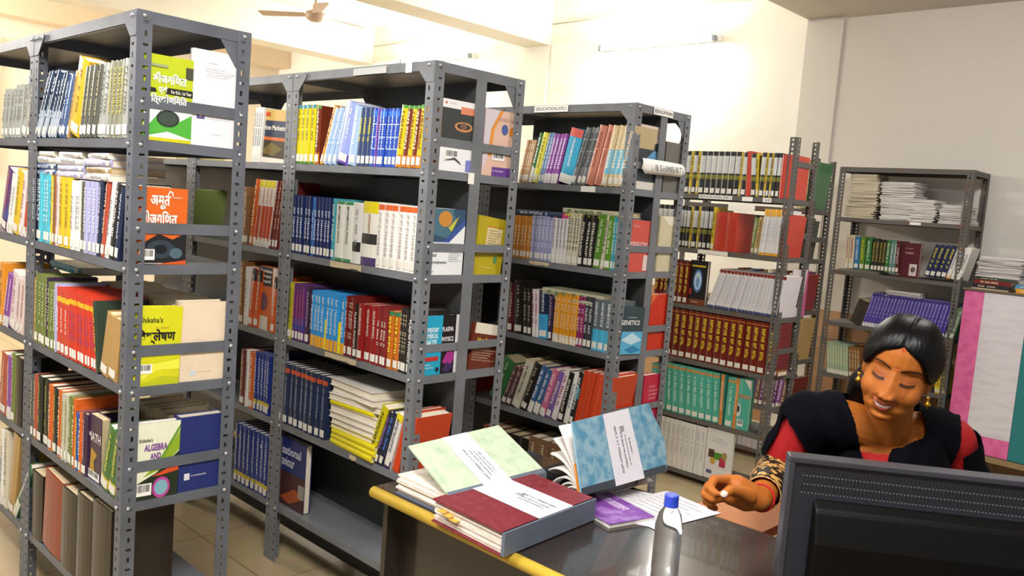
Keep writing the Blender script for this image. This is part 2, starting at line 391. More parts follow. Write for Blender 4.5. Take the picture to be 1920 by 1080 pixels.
def tag_text(rk, s, x0, x1, z0, z1, m=None, side='y', proud=.0024, col='5a5a5a'):
    raw = text_raw(s, 0.01)
    if side == 'y': v, f = put_text(raw, (x0, -proud - .0006, z0), (1, 0, 0), (0, 0, 1), x1 - x0, z1 - z0)
    else: v, f = put_text(raw, (proud + .0006, x0, z0), (0, 1, 0), (0, 0, 1), x1 - x0, z1 - z0)
    obj('tag_lettering', mesh('tag_lettering', v, f, mat(col, 0.8, noise=0)), RACK[rk]['root'])
a, c = rx('C1', 1003, 2.12), rx('C1', 1066, 2.12)
sticker('C1', a, c, 2.099, 2.129, m_paper, 'shelf_tag', proud=.0022); tag_text('C1', 'EDUCATION.370.1', a + .012, c - .012, 2.107, 2.122, proud=.003)
a, c = ry('C1', 1226, 2.12), ry('C1', 1262, 2.12)
sticker('C1', a, c, 2.098, 2.128, m_paper, 'shelf_tag', 'x'); tag_text('C1', 'EDUCATION', a + .008, c - .008, 2.106, 2.121, side='x')
a, c = rx('D1', 1311, 1.8), rx('D1', 1373, 1.8)
sticker('D1', a, c, 1.784, 1.808, m_paper, 'shelf_tag'); tag_text('D1', 'EDUCATION 370.1', a + .01, c - .01, 1.79, 1.803)
for (p0, p1, z) in ((1392, 1412, 1.808), (1431, 1447, 1.808), (1366, 1416, 1.76), (1309, 1365, 1.47)):
    sticker('D1', rx('D1', p0, z), rx('D1', p1, z), z - (.04 if z == 1.76 else .026), z, m_paper, 'shelf_tag')
tag_text('D1', '23', rx('D1', 1434, 1.8), rx('D1', 1444, 1.8), 1.789, 1.802, col='70706c')
sticker('E1', rx('E1', 1706, 1.75), rx('E1', 1727, 1.75), 1.732, 1.75, m_paper, 'shelf_tag')
# ================================================================== books
m_page = two_tone('page_edges', 'efe6d4', 'd8ccb4', 140, 0.35, 0.65, 0.85, stretch=(6, .2, .2))
m_page_old = two_tone('yellowed_page_edges', 'd9c6a2', 'b59f7a', 120, 0.35, 0.65, 0.9, stretch=(6, .2, .2))
m_page_flat = two_tone('page_edges_flat', 'efe6d4', 'd6cab2', 140, 0.35, 0.65, 0.85, stretch=(.2, .2, 6))
def cov(h): return mat(h, 0.33, noise=0.10, scale=22, spec=0.45, coat=0.15)
# k kind, d description, c cover colour, t title (~ = unreadable print), tc title colour, l spine label, b bands [(from,to,colour)]
DES = {}
def des(key, d, c, t='~', tc='f0f0f0', l=1, b=(), k='textbook', old=0, tp=(.3, .9), tw=.5):
    DES[key] = dict(d=d, c=c, t=t, tc=tc, l=l, b=b, k=k, old=old, tp=tp, tw=tw)
_bk = {}
def book_meshes(D, t, h, w):
    key = (id(D), round(t, 4), round(h, 4), round(w, 4))
    if key in _bk: return _bk[key]
    out = []; c = min(0.0022, t * .12)
    # cover: two boards and a slightly rounded spine, one mesh
    mb = MB(); n = 4; bulge = min(0.004, t * .18)
    prof = [(t * i / n, -bulge * (1 - (2 * i / n - 1) ** 2)) for i in range(n + 1)]
    inner = [(t - c, c), (c, c)]
    poly = prof + [(t, w), (t - c, w), (t - c, c), (c, c), (c, w), (0, w)]
    mb2 = MB().prism(poly[:n + 1] + [(t, c), (t - c, c), (c, c), (0, c)], 2, 0, h)
    mb2.box(0, c, c, w, 0, h); mb2.box(t - c, t, c, w, 0, h)
    out.append(('cover', mesh('cover', mb2.v, mb2.f, cov(D['c']))))
    pg = MB().box(c, t - c, c, w - .004, .003, h - .004)
    out.append(('page_block', mesh('page_block', pg.v, pg.f, m_page_old if D['old'] else m_page)))
    def strip(z0, z1, x0=0.0, x1=1.0, off=.0006):
        m2 = MB(); p = [(t * (x0 + (x1 - x0) * i / n), -bulge * (1 - (2 * (x0 + (x1 - x0) * i / n) - 1) ** 2) - off) for i in range(n + 1)]
        v = [(x, y, z0) for x, y in p] + [(x, y, z1) for x, y in p]
        return m2.add(v, [(i, i + 1, n + 2 + i, n + 1 + i) for i in range(n)])
    for i, (a, b2, col) in enumerate(D['b']):
        s = strip(h * a, h * b2, off=.0004 + .0003 * i); out.append(('spine_band', mesh('spine_band', s.v, s.f, cov(col))))
    if D['t'] and t > .004:
        lo, hi = D['tp']; L = h * (hi - lo); tw = min(t * D['tw'], .022 if D['k'] == 'reference_book' else .013)
        raw = scribble_raw(int(8 + (sum(map(ord, D['d'])) % 7)), len(D['d'])) if D['t'] == '~' else text_raw(D['t'], 0.015)
        if D['t'] != '~': L = min(L, tw * raw[2] * 1.5)
        v, f = put_text(raw, ((t - tw) / 2, -bulge - .0022, h * hi), (0, 0, -1), (1, 0, 0), L, tw)
        out.append(('spine_title', mesh('spine_title', v, f, mat(D['tc'], 0.5, noise=0))))
    if D['l'] and t > .006:
        s = strip(.010, .010 + min(.03, h * .13), .12, .88, .0018); out.append(('spine_label', mesh('spine_label', s.v, s.f, mat('dedbd0', 0.6, noise=.08))))
    _bk[key] = out; return out
ORD = ['first', 'second', 'third', 'fourth', 'fifth', 'sixth', 'seventh', 'eighth', 'ninth', 'tenth', 'eleventh', 'twelfth', 'thirteenth', 'fourteenth', 'fifteenth', 'sixteenth', 'seventeenth', 'eighteenth', 'nineteenth', 'twentieth', 'twenty-first', 'twenty-second', 'twenty-third', 'twenty-fourth', 'twenty-fifth', 'twenty-sixth', 'twenty-seventh', 'twenty-eighth']
_named = []
def place_book(D, t, h, w, M, where, group, label=None):
    parts = book_meshes(D, t, h, w)
    o = obj(D['k'], parts[0][1]); o.matrix_world = M
    for nme, me in parts[1:]:
        c = obj(nme, me, o)
    o['category'] = 'book'; o['group'] = group
    _named.append((o, D['d'], where, label))
    return o
RN = {'A1': 'nearest rack', 'A2': 'rack adjoining nearest rack', 'B1': 'rack behind desk', 'B2': 'Services Marketing rack', 'B3': 'rack seen through nearest',
      'C1': 'EDUCATION rack', 'C2': 'rack adjoining EDUCATION rack', 'D1': 'worn open rack', 'F1': 'far open rack', 'E1': 'wall rack'}
SN = ['top shelf', 'second shelf', 'third shelf', 'fourth shelf', 'fifth shelf', 'lowest shelf']
def row(rk, si, entries, w=.165, inset=.006, z=None):
    """books standing spine out; entry = (px0, px1, n, top_px, lean, design[, opts])"""
    r = RACK[rk]; z = r['sh'][si] + .0008 if z is None else z; where = '%s of %s' % (SN[si], RN[rk]); made = []
    for e in entries:
        px0, px1, n, top, lean, dk = e[:6]; op = e[6] if len(e) > 6 else {}
        D = DES[dk]; ys = r['y0'] + inset + op.get('in', 0.0); ww = op.get('w', w)
        X0, X1 = xat(px0, ys, z), xat(px1, ys, z)
        X0 = max(X0, r['x1'] - r['W'] + .004); X1 = min(X1, r['x1'] - .004)
        if X1 - X0 < .003: continue
        kk = 1.38 if rk[0] in 'ABC' else 1.15
        le0, le1 = [q * kk for q in (lean if isinstance(lean, tuple) else (lean, lean))]
        pitch = (X1 - X0) / n
        zt = zat(top, (X0 + X1) / 2, ys)
        for i in range(n):
            le = le0 + (le1 - le0) * (i / max(1, n - 1)); a = R(le); ca = math.cos(a)
            h = (zt - z) / ca - (pitch * math.sin(abs(a)) if n > 1 or abs(le) < 1 else 0)
            t = pitch * ca * .965; h = round(h, 3)
            jy = random.uniform(-.003, .004) if n > 1 else 0
            if le >= 0: P = Vector((X0 + pitch * (i + 1) - .0005, ys + jy, z)); M = Matrix.Translation(P) @ Matrix.Rotation(a, 4, 'Y') @ Matrix.Translation((-t, 0, 0))
            else: P = Vector((X0 + pitch * i + .0005, ys + jy, z)); M = Matrix.Translation(P) @ Matrix.Rotation(a, 4, 'Y')
            o = place_book(D, round(t, 4), h, ww, M, where, 'books on the ' + where, op.get('lab'))
            made.append(o)
    return made
def faced(rk, si, px0, px1, top, t, dk, items, inset=.01, z=None, lab=None, tilt=0, yaw=0):
    """a book turned with its front cover to the aisle"""
    r = RACK[rk]; z = r['sh'][si] + .0008 if z is None else z; D = DES[dk]; ys = r['y0'] + inset
    X0, X1 = xat(px0, ys, z), xat(px1, ys, z); h = round(zat(top, (X0 + X1) / 2, ys) - z, 3); w = X1 - X0
    M = Matrix.Translation((X0, ys, z)) @ Matrix.Rotation(R(tilt), 4, 'Y') @ Matrix.Rotation(R(yaw), 4, 'Z') @ Matrix.Rotation(-PI / 2, 4, 'Z') @ Matrix.Translation((-t, 0, 0))
    where = '%s of %s' % (SN[si], RN[rk])
    o = place_book(D, t, h, w, M, where, 'books on the ' + where, lab); art(o, t, h, w, items); return o
def art(o, t, h, w, items):
    """print on the front cover (+X face): coordinates as fractions of cover width and height"""
    for k, it in enumerate(items):
        off = t + .0005 + .00025 * k
        if it[0] == 'r':
            _, a0, a1, b0, b1, col = it
            me = mesh('cover_panel', [(off, w * a0, h * b0), (off, w * a1, h * b0), (off, w * a1, h * b1), (off, w * a0, h * b1)], [(0, 1, 2, 3)], mat(col, 0.4, noise=.04, coat=.1)); nm = 'cover_panel'
        elif it[0] == 'p':
            _, pts, col = it
            me = mesh('cover_panel', [(off, w * a, h * b_) for a, b_ in pts], [tuple(range(len(pts)))], mat(col, 0.4, noise=.04, coat=.1)); nm = 'cover_panel'
        elif it[0] == 'e':
            _, a, b_, ra, rb, col = it; N = 20
            me = mesh('cover_motif', [(off, w * a + w * ra * math.cos(2 * PI * i / N), h * b_ + h * rb * math.sin(2 * PI * i / N)) for i in range(N)], [tuple(range(N))], mat(col, 0.4, noise=.06, coat=.1)); nm = 'cover_motif'
        elif it[0] == 't':
            _, s, a0, a1, b0, b1, col = it[:7]
            v, f = put_text(text_raw(s, it[7] if len(it) > 7 else 0.015), (off, w * a0, h * b0), (0, 1, 0), (0, 0, 1), w * (a1 - a0), h * (b1 - b0))
            me = mesh('cover_lettering', v, f, mat(col, 0.5, noise=0)); nm = 'cover_lettering'
        elif it[0] == 's':   # unreadable small print, several lines
            _, a0, a1, b0, b1, n, col = it; v = []; f = []
            for i in range(n):
                raw = scribble_raw(34, i + n); hh = h * (b1 - b0) / n; q, g = put_text(raw, (off, w * a0, h * b1 - hh * (i + .75)), (0, 1, 0), (0, 0, 1), w * (a1 - a0) * (0.7 + .3 * ((i * 7) % 4) / 3), hh * .5)
                kk = len(v); v += q; f += [tuple(j + kk for j in p_) for p_ in g]
            me = mesh('small_print', v, f, mat(col, 0.6, noise=0)); nm = 'small_print'
        elif it[0] == 'b':   # barcode sticker
            _, a0, a1, b0, b1 = it
            st = mesh('barcode_sticker', [(off, w * a0, h * b0), (off, w * a1, h * b0), (off, w * a1, h * b1), (off, w * a0, h * b1)], [(0, 1, 2, 3)], mat('f2f0ec', 0.6, noise=0))
            so = obj('barcode_sticker', st, o); v = []; f = []; rr = random.Random(3); x = .1
            while x < .9:
                ww = rr.choice((.012, .02, .035)); kk = len(v)
                for (aa, bb) in ((x, .32), (x + ww, .32), (x + ww, .92), (x, .92)): v.append((off + .0002, w * (a0 + (a1 - a0) * aa), h * (b0 + (b1 - b0) * bb)))
                f.append((kk, kk + 1, kk + 2, kk + 3)); x += ww + rr.choice((.012, .02, .03))
            obj('bars', mesh('bars', v, f, mat('1d1d1f', .6, noise=0)), so); continue
        obj(nm, me, o)
def endbook(rk, si, py0, py1, top, t, dk, items, lab, x=-.006, tilt=0, lean=0, z=None):
    """a book whose front cover shows at the open end of the rack: columns py0..py1 of the picture give its place along the rack's depth"""
    r = RACK[rk]; z = r['sh'][si] + .0008 if z is None else z; D = DES[dk]
    Y0 = r['y0'] + ry(rk, py0, z + .05); Y1 = r['y0'] + ry(rk, py1, z + .05); xf = r['x1'] + x
    h = round(zat(top, xf, (Y0 + Y1) / 2) - z, 3); w = Y1 - Y0
    M = Matrix.Translation((xf, Y0, z)) @ Matrix.Rotation(R(lean), 4, 'X') @ Matrix.Rotation(R(tilt), 4, 'Y') @ Matrix.Translation((-t, 0, 0))
    where = '%s of %s' % (SN[si], RN[rk])
    o = place_book(D, t, h, w, M, where, 'books on the ' + where, lab); art(o, t, h, w, items); return o
def flat(rk, si, px0, px1, zlo, t, wd, dk, rot=0, inset=.01, lab=None, page=False):
    """a book lying flat; spine to the aisle unless page"""
    r = RACK[rk]; D = DES[dk]; ys = r['y0'] + inset
    X0, X1 = xat(px0, ys, zlo), xat(px1, ys, zlo); h = round(X1 - X0, 3)
    # local z (height) -> +X, local x (thickness) -> up
    if not page: M = Matrix(((0, 0, 1, X0), (0, 1, 0, ys), (1, 0, 0, zlo), (0, 0, 0, 1)))
    else: M = Matrix(((0, 0, 1, X0), (0, -1, 0, ys + wd), (1, 0, 0, zlo), (0, 0, 0, 1)))
    if not page: M = Matrix(((0, 0, -1, X1), (0, 1, 0, ys), (1, 0, 0, zlo), (0, 0, 0, 1)))
    if rot: 
        c = Vector(((X0 + X1) / 2, ys + wd / 2, zlo)); M = Matrix.Translation(c) @ Matrix.Rotation(R(rot), 4, 'Z') @ Matrix.Translation(-c) @ M
    where = '%s of %s' % (SN[si], RN[rk])
    return place_book(D, t, h, wd, M, where, 'books on the ' + where, lab)

# ---------------------------------------------------------------- designs
des('navyw', 'silver-and-navy paperback', '2b3a55', '~', 'c9d2dc', b=((.0, .42, 'aab6c4'),), k='paperback')
des('silv', 'silver-grey paperback', '9fa19c', '~', '5d6048', k='paperback')
des('olive', 'olive-lettered grey paperback', '8a8a78', '~', 'c2b23a', k='paperback')
des('dkgrey', 'dark grey paperback', '5a5a52', '~', 'bdb78c', k='paperback')
des('blu', 'steel blue paperback', '465f8c', '~', 'd5dbe6', k='paperback')
des('tan', 'tan paperback', 'b89a66', '~', '6b5230', old=1, k='paperback')
des('yelthick', 'thick yellow paperback', 'd5ab1c', '~', '7d4a12', k='paperback')
des('navy', 'dark navy paperback', '1f2b46', '~', 'b9c3d6', k='paperback')
des('cyan', 'cyan paperback', '4fb6c9', '~', 'e9f6f8', k='paperback')
des('yel', 'yellow paperback', 'dcb91f', '~', '6b5514', k='paperback')
des('brown', 'brown-spotted paperback', '8a5a2c', '~', 'e5d7b0', k='paperback')
des('pink', 'pale pink paperback', 'd9c3bd', '~', '8a4a50', k='paperback')
des('white', 'white paperback', 'e8e5df', '~', '7a7f88', k='paperback')
des('lav', 'lavender paperback', 'a9a8cf', '~', 'f2f0fa', k='paperback')
des('red', 'brick red paperback', 'b04a35', '~', 'e6c0a0', k='paperback')
des('black', 'black-spined textbook', '1c1c20', '~', 'd8d8d6')
des('olgreen', 'olive green paperback', '6d7a3a', '~', 'c8cf9a', k='paperback')
des('green', 'green paperback', '3f6b34', '~', 'd5dfae', k='paperback')
des('redor', 'orange-red guide book with yellow dot', 'c8402a', '~', 'f3e4d8', k='guide_book', b=((.78, .86, 'e8b41e'),), tp=(.34, .72))
des('redpl', 'orange-red guide book', 'c4381f', '~', '8a4a9c', k='guide_book', b=((.8, .87, 'e2a91e'),), tp=(.3, .7), tw=.35)
des('dkgreen', 'dark green guide book', '2f3d30', '~', 'c9a32c', k='guide_book', l=0)
des('tanold', 'worn tan textbook', 'b08c54', None, old=1)
des('blkyel', 'black guide book with yellow lettering', '1d211b', '~', 'b7b23a', k='guide_book')
des('orange', 'orange guide book', 'cf5f1f', '~', 'f0dcb6', k='guide_book')
des('greyy', 'grey and yellow paperback', 'bab7a5', '~', 'a89a2a', k='paperback')
des('mmgt', 'blue Materials Management textbook', '2b4f9a', 'MATERIALS MANAGEMENT', 'e6d43a', tp=(.2, .92))
des('math', 'purple mathematics textbook', '3a2440', '~', 'e0a0b8', old=1)
des('grny', 'green and yellow guide book', '3c6a2e', '~', 'e8d84a', k='guide_book', b=((.06, .2, 'c9b62a'),))
des('bound', 'dark bound volume', '241d1a', None, l=0, old=1, k='bound_volume')
des('boundr', 'dull red bound volume', '8a3320', None, l=0, old=1, k='bound_volume')
# physics rack
des('yphys', 'yellow physics textbook', 'd9c41a', '~', '8a7a12', b=((0, .035, '3f7a34'), (.94, 1, '4d8a9a')), tp=(.4, .92), k='physics_textbook')
des('orph', 'orange-spined textbook', 'e0912a', '~', '23304a')
des('lblu', 'glossy pale blue textbook', '9fb9e0', '~', 'f2f6fb', tp=(.35, .9), k='physics_textbook')
des('purlb', 'wide lilac-blue textbook', '8f9ddb', '~', 'e9eefa', tp=(.4, .9), b=((0, .16, '5c3fa0'),), k='physics_textbook')
des('navyel', 'navy textbook with yellow lettering', '33456b', '~', 'd8cc2a', tp=(.42, .82), k='physics_textbook')
des('strp', 'blue textbook with white bands', '2d4fae', '~', 'd5e2f6', b=((.3, .315, 'c9d8f2'), (.5, .515, 'c9d8f2'), (.72, .735, 'c9d8f2'), (.86, .95, '3f74d8')), tp=(.32, .86), tw=.35, k='physics_textbook')
des('magen', 'blue textbook with magenta edge', '6a3f9a', '~', 'e6b8d6', k='physics_textbook')
des('ybr', 'yellow textbook with brown lettering', 'cfb51d', '~', '7d3a1a', b=((.95, 1, '4f8a3a'), (0, .2, 'c47a1c')), k='physics_textbook')
des('brn', 'brown statistics textbook', '6e2f1d', '~', 'e8d9b8', b=((.95, 1, '4f8a3a'), (0, .2, 'b0651c')), k='physics_textbook')
des('npb', 'navy textbook with white lettering', '16265a', '~', 'dfe6f4', tp=(.28, .78), tw=.5, k='physics_textbook')
des('npl', 'bright blue textbook', '1f6fc0', '~', 'dfe6f4', tp=(.28, .78), k='physics_textbook')
des('mathph', 'green-banded Mathematical Physics textbook', 'e4e3da', 'MATHEMATICAL PHYSICS', '2a2e2a', b=((.95, 1, '3f8a5a'), (0, .05, '3f8a5a')), tp=(.3, .92), tw=.42, l=0, k='physics_textbook')
des('whblk', 'white textbook with black square', 'e2e1de', '~', '8b8f96', b=((.2, .36, '2a2a2c'),), l=0, k='physics_textbook')
des('yeltop', 'white textbook with yellow top', 'e9e6dc', '~', 'a0662a', b=((.82, 1, 'e3d21c'), (0, .13, '4b3a6a'), (.34, .5, '3a3534')), tp=(.52, .8), l=0, tw=.3, k='physics_textbook')
des('wor', 'white textbook with orange top band', 'ece8e4', '~', 'b9b6b2', b=((.9, .985, 'd8622e'),), tp=(.2, .86), tw=.35, k='physics_textbook')
des('ygr', 'yellow-green textbook', 'b5b020', '~', '5a5a14')
des('purm', 'purple and magenta textbook', '5a2a6a', '~', 'd04a7a', b=((.2, .4, '3a3f8a'),))
des('dkpur', 'dark plum textbook', '3a2440', '~', 'b9a0c0')
des('sky', 'sky blue textbook with orange foot', '2f8fd0', '~', 'eaf4fb', b=((0, .2, 'e0a02a'),), tp=(.3, .92), l=0, k='physics_textbook')
des('skyy', 'yellow divider booklet', 'e6d81c', None, l=0)
des('dkred', 'dark red textbook', '6e1c1a', '~', 'd9c0b0')
des('nuc', 'dark red Nuclear Physics textbook', '8a1a1c', 'NUCLEAR PHYSICS', 'ead8cc', tp=(.45, .92), tw=.45, k='physics_textbook')
des('maro', 'maroon physics textbook', '7a1f22', '~', 'e6d8c8', tp=(.35, .75), k='physics_textbook')
des('orbr', 'orange and brown textbook', 'b8651c', '~', 'f0dc3a', b=((.93, 1, '2f7a52'),), k='physics_textbook')
des('plas', 'black Plasma Physics textbook', '1d1a1a', 'PLASMA PHYSICS', 'e0dcd6', tp=(.2, .85), tw=.5, k='physics_textbook')
des('blkor', 'dark blue textbook with orange dot', '26314d', '~', '7f8db0', b=((.86, .93, 'c9502a'),), tp=(.3, .8), k='physics_textbook')
des('flatw', 'white paperback lying in stack', 'ddd8d0', None, l=0, k='paperback')
des('flaty', 'yellow-edged paperback lying in stack', 'e2d21a', None, l=0, k='paperback')
des('ylean', 'yellow-green textbook leaning', 'c9bd1a', '~', '3a3a1a')
des('nebl', 'black textbook with violet streaks', '24203a', '~', '8f6ac0')
des('blk2', 'blue and black textbook', '1d2740', '~', '4f8ae0')
des('ywh', 'white textbook with yellow top', 'dedbd6', '~', '6a6a80', b=((.86, 1, 'e3d21c'), (0, .14, '3b2a58')))
des('orred', 'orange-red bound thesis', 'c9421f', None, l=0, k='bound_volume')
des('sat', 'astronomy textbook with ringed planet cover', 'e2924f', None, l=0)
des('cream', 'cream-covered textbook', 'e6d3b8', None, l=0)
des('navycov', 'navy blue clothbound textbook', '2a3570', None, l=0)
des('limec', 'lime green textbook', 'b3bf1c', None, l=0)
des('orcov', 'orange algebra textbook', 'd8641f', None, l=0)
des('ycov', 'yellow-green analysis textbook', 'd3d21f', None, l=0)
des('wcov', 'white-covered textbook', 'e9e7ea', None, l=0)
des('pinkc', 'pink and orange textbook', 'e0aa9c', None, l=0)
des('olc', 'olive yellow textbook', 'b8a51f', None, l=0)
des('cyc', 'bright cyan numerical analysis textbook', '1fa5c9', None, l=0)
des('blc', 'black textbook', '1c171d', None, l=0)
des('brc', 'brown handbook', '6b2f22', None, l=0)
# marketing bay
des('wthin', 'thin white textbook', 'dedcd4', '~', '4a5a70')
des('rwh', 'white textbook with red panel', 'e0d8cc', '~', 'b8431f', b=((.1, .62, 'b8431f'), (.9, 1, 'd9c41a')), tp=(.65, .88))
des('dkr2', 'dark crimson textbook', '6a2420', '~', 'c9a58a')
des('oblk', 'orange textbook with black top', 'd0551c', '~', 'f0dcc0', b=((.8, 1, '1e1b1e'),))
des('navb', 'deep blue textbook', '22357e', '~', 'c9cfe6', b=((.12, .2, 'c9b22a'),))
des('rede', 'red clothbound volume', '7d1d1a', '~', 'b07a4a', k='bound_volume', l=0)
# education rack
des('tano', 'tan and orange paperback', 'b8916a', '~', 'efe3cc', k='paperback')
des('grw', 'green and white paperback', '3f7148', '~', 'eef0e4', k='paperback', b=((0, .3, 'd9dccf'),))
des('yel2', 'yellow paperback', 'd9cf4a', '~', '7a7420', k='paperback')
des('bgr', 'blue-grey paperback', '6f8cae', '~', 'e0e6ec', k='paperback')
des('purw', 'purple and white paperback', '8a4a9a', '~', 'efe2f2', k='paperback', b=((0, .2, 'dcd2de'),))
des('micro', 'cyan Microbiology textbook with red top', '3f9fc0', 'MICROBIOLOGY', 'f2f5f6', b=((.85, 1, 'c95a52'), (0, .16, 'dfe0dc')), tp=(.3, .82), tw=.45)
des('gbl', 'grey and black textbook', '6f7274', '~', '1c1c1e')
des('terra', 'terracotta textbook', 'b87560', '~', '8a4a3a', l=0)
des('lbt', 'pale blue and tan textbook', 'c9b48a', '~', 'e6dcc0', b=((.2, .6, '6fb0c9'),))
des('oran2', 'orange textbook', 'c9812a', '~', 'f0dfb8', l=1)
des('lav2', 'lavender textbook', '9a9cc0', '~', 'e9eaf4')
des('wmag', 'white textbook with magenta top', 'dcd8d6', '~', '8a8690', b=((.9, 1, 'c93a7a'),))
des('crm2', 'worn cream textbook', 'cfc7b0', '~', '5a5444', old=1)
des('blw', 'black textbook with white print', '22201e', '~', 'e6e0d0', tp=(.2, .9), tw=.65)
des('grn2', 'bright green textbook', '5a8a2c', '~', 'e2ecc4')
des('teal2', 'teal textbook', '3f9aa8', '~', 'e2f0f0')
des('navyflat', 'navy paperback lying flat', '2f3f5e', '~', 'd9dde6', l=0, k='paperback')
des('grnflat', 'green and cream paperback lying flat', 'b9b89a', '~', '5a7a3a', l=0, old=1, k='paperback')
des('blkold', 'battered black textbook', '26221f', '~', 'a89a80', old=1)
des('wpk', 'white and pink textbook', 'e0d2d2', '~', 'a84a68')
des('gen', 'Genetics textbook in black and blue', '23304a', 'GENETICS', 'e6eef2', b=((0, .5, '3f9fd0'),), tp=(.55, .95), tw=.55)
des('geng', 'grey Genetics textbook with cyan foot', '5f696e', 'GENETICS', 'eef2f2', b=((0, .42, '49b0d4'),), tp=(.48, .95), tw=.5)
des('ora3', 'orange biology textbook', 'dd931c', '~', 'f4e6b8', b=((0, .1, 'efe2c0'),))
des('mag2', 'magenta textbook', '8f2a5c', '~', 'e9c9d6')
des('dkg2', 'charcoal textbook', '33363c', '~', 'e0e0e0')
des('grlean', 'green clothbound volume', '3f8048', '~', 'cfe0c4', old=1, k='bound_volume', l=0)
des('purbr', 'purple-brown paperback', '5f4048', '~', 'c9b0a0', old=1, k='paperback')
des('tatter', 'tattered white textbook', 'cfc8b4', '~', '5a5a50', old=1)
des('bluw', 'blue and white textbook', '3a5f8c', '~', 'eef0ee', b=((0, .24, 'dcd8ca'),), old=1)
des('pinkt', 'pink textbook', 'c96a8c', '~', 'f4e2e8', b=((0, .1, 'e0d4cc'),))
des('purp3', 'violet textbook', '7a5ca0', '~', 'efe4c0')
des('tealblk', 'black textbook with teal block', '26282c', '~', 'e8ecea', b=((.5, .72, '3f8a98'),))
des('redend', 'red-covered textbook', 'd0564a', None, l=0)
des('dkend', 'dark blue-grey textbook', '3a4149', None, l=0)
des('genend', 'Genetics textbook with blue swirl cover', '3a4a52', None, l=0)
des('pinkr', 'crimson-pink textbook', 'c02a48', '~', 'efc0c8', l=0)
des('greycov', 'grey clothbound volume', '6f6c66', None, l=0, old=1, k='bound_volume')
des('creamw', 'worn cream covered volume', 'cfc5a4', None, l=0, old=1, k='bound_volume')
# worn open rack
des('bwy', 'black-and-white reference book', '201f1d', '~', 'f0f0ea', b=((.5, .9, 'c4c6c6'), (.36, .46, '77741e')), tp=(.52, .88), tw=.5, k='reference_book')
des('ystr', 'yellow-spined reference book', 'd3b51c', '~', '2a2a1c', k='reference_book')
des('rblk', 'thick red reference book', 'c23f2c', None, l=0, k='reference_book')
des('wo2', 'white reference book with orange ends', 'e6e4e6', '~', 'c9c9d4', b=((.84, 1, 'e3a51f'), (0, .06, 'e3a51f')), k='reference_book', l=0)
des('myel', 'maroon reference book with yellow title', '6e1d12', '~', 'ecd02a', b=((.93, .945, 'c9821f'), (.03, .04, 'c9821f')), tp=(.26, .88), tw=.5, k='reference_book')
des('bcov', 'black reference book with blue globe', '1d1b1d', None, l=0, k='reference_book')
des('wmar', 'white journal with maroon top', 'e2e0e4', '~', 'b9b8c4', b=((.92, 1, '8a2f22'), (0, .07, '3a4270')), tp=(.15, .85), tw=.3, k='journal', l=0)
des('teal', 'teal journal', '4fae98', '~', 'd9f0e8', tp=(.25, .82), tw=.45, k='journal', b=((.9, .95, 'c98a4a'),))
des('tealor', 'teal journal with orange stripe', '55b09c', '~', 'e6d0a8', k='journal', b=((0, 1, 'd0803a'),), l=0)
des('wjour', 'white journal', 'dbd8d4', '~', 'a8a5a8', k='journal', l=0, tw=.3)
des('gjour', 'grey-white bound journal', 'b9b2b4', None, k='journal', l=0)
des('mix1', 'faded green textbook', '7a8a4a', '~', 'd9dcc0')
des('mix2', 'faded brown textbook', '7a5a40', '~', 'd9ccb4')
des('mix3', 'faded blue textbook', '3f5a84', '~', 'd4dce6')
des('mix4', 'plum textbook', '5f2f68', '~', 'e0cce4')
des('mix5', 'pale yellow textbook', 'c9bc80', '~', '6a6030')
des('dkgr', 'dark green bound journal', '2d4a26', '~', 'c9d0b8', k='journal', tw=.6)
des('pkw', 'white and pink textbook cover', 'e0d4da', None, l=0)
# wall rack
des('wthin2', 'thin cream booklet', 'd9ccb0', '~', '8a3a3a')
des('blu3', 'blue textbook', '2f7ab0', '~', 'e0ecf4')
des('grye', 'green and yellow textbook', '5f8a2a', '~', 'e3d83a')
des('grn3', 'green textbook', '2f7a34', '~', 'e3ecd8')
des('blk3', 'black textbook', '22231f', '~', 'b9a83a')
des('tealw', 'grey-teal textbook', '5f8a84', '~', 'e9efec')
des('mar3', 'maroon textbook', '5a1f2c', '~', 'd9c0c0')
des('nav3', 'navy textbook', '262f52', '~', 'd9c93a')
des('pur3', 'violet journal', '4a3f9a', '~', 'c9c4ea', b=((0, .12, 'd2cfd8'), (.93, .97, '3a2f6a')), k='journal', l=0, tw=.3)
des('grw3', 'green and white textbook', '7f9a7a', '~', 'f0f2e8')
des('gwj', 'pale green journal', '9fb49a', '~', 'e6e8b0', k='journal', b=((0, .14, 'd9d6c8'),), l=0)
des('wor3', 'white textbook with orange band', 'e4e0dc', '~', '8a8a90', b=((.0, .12, 'd98a2a'), (.9, 1, 'd98a2a')))
des('dkbook', 'dark brown volume', '3a332c', None, l=0, old=1, k='bound_volume')
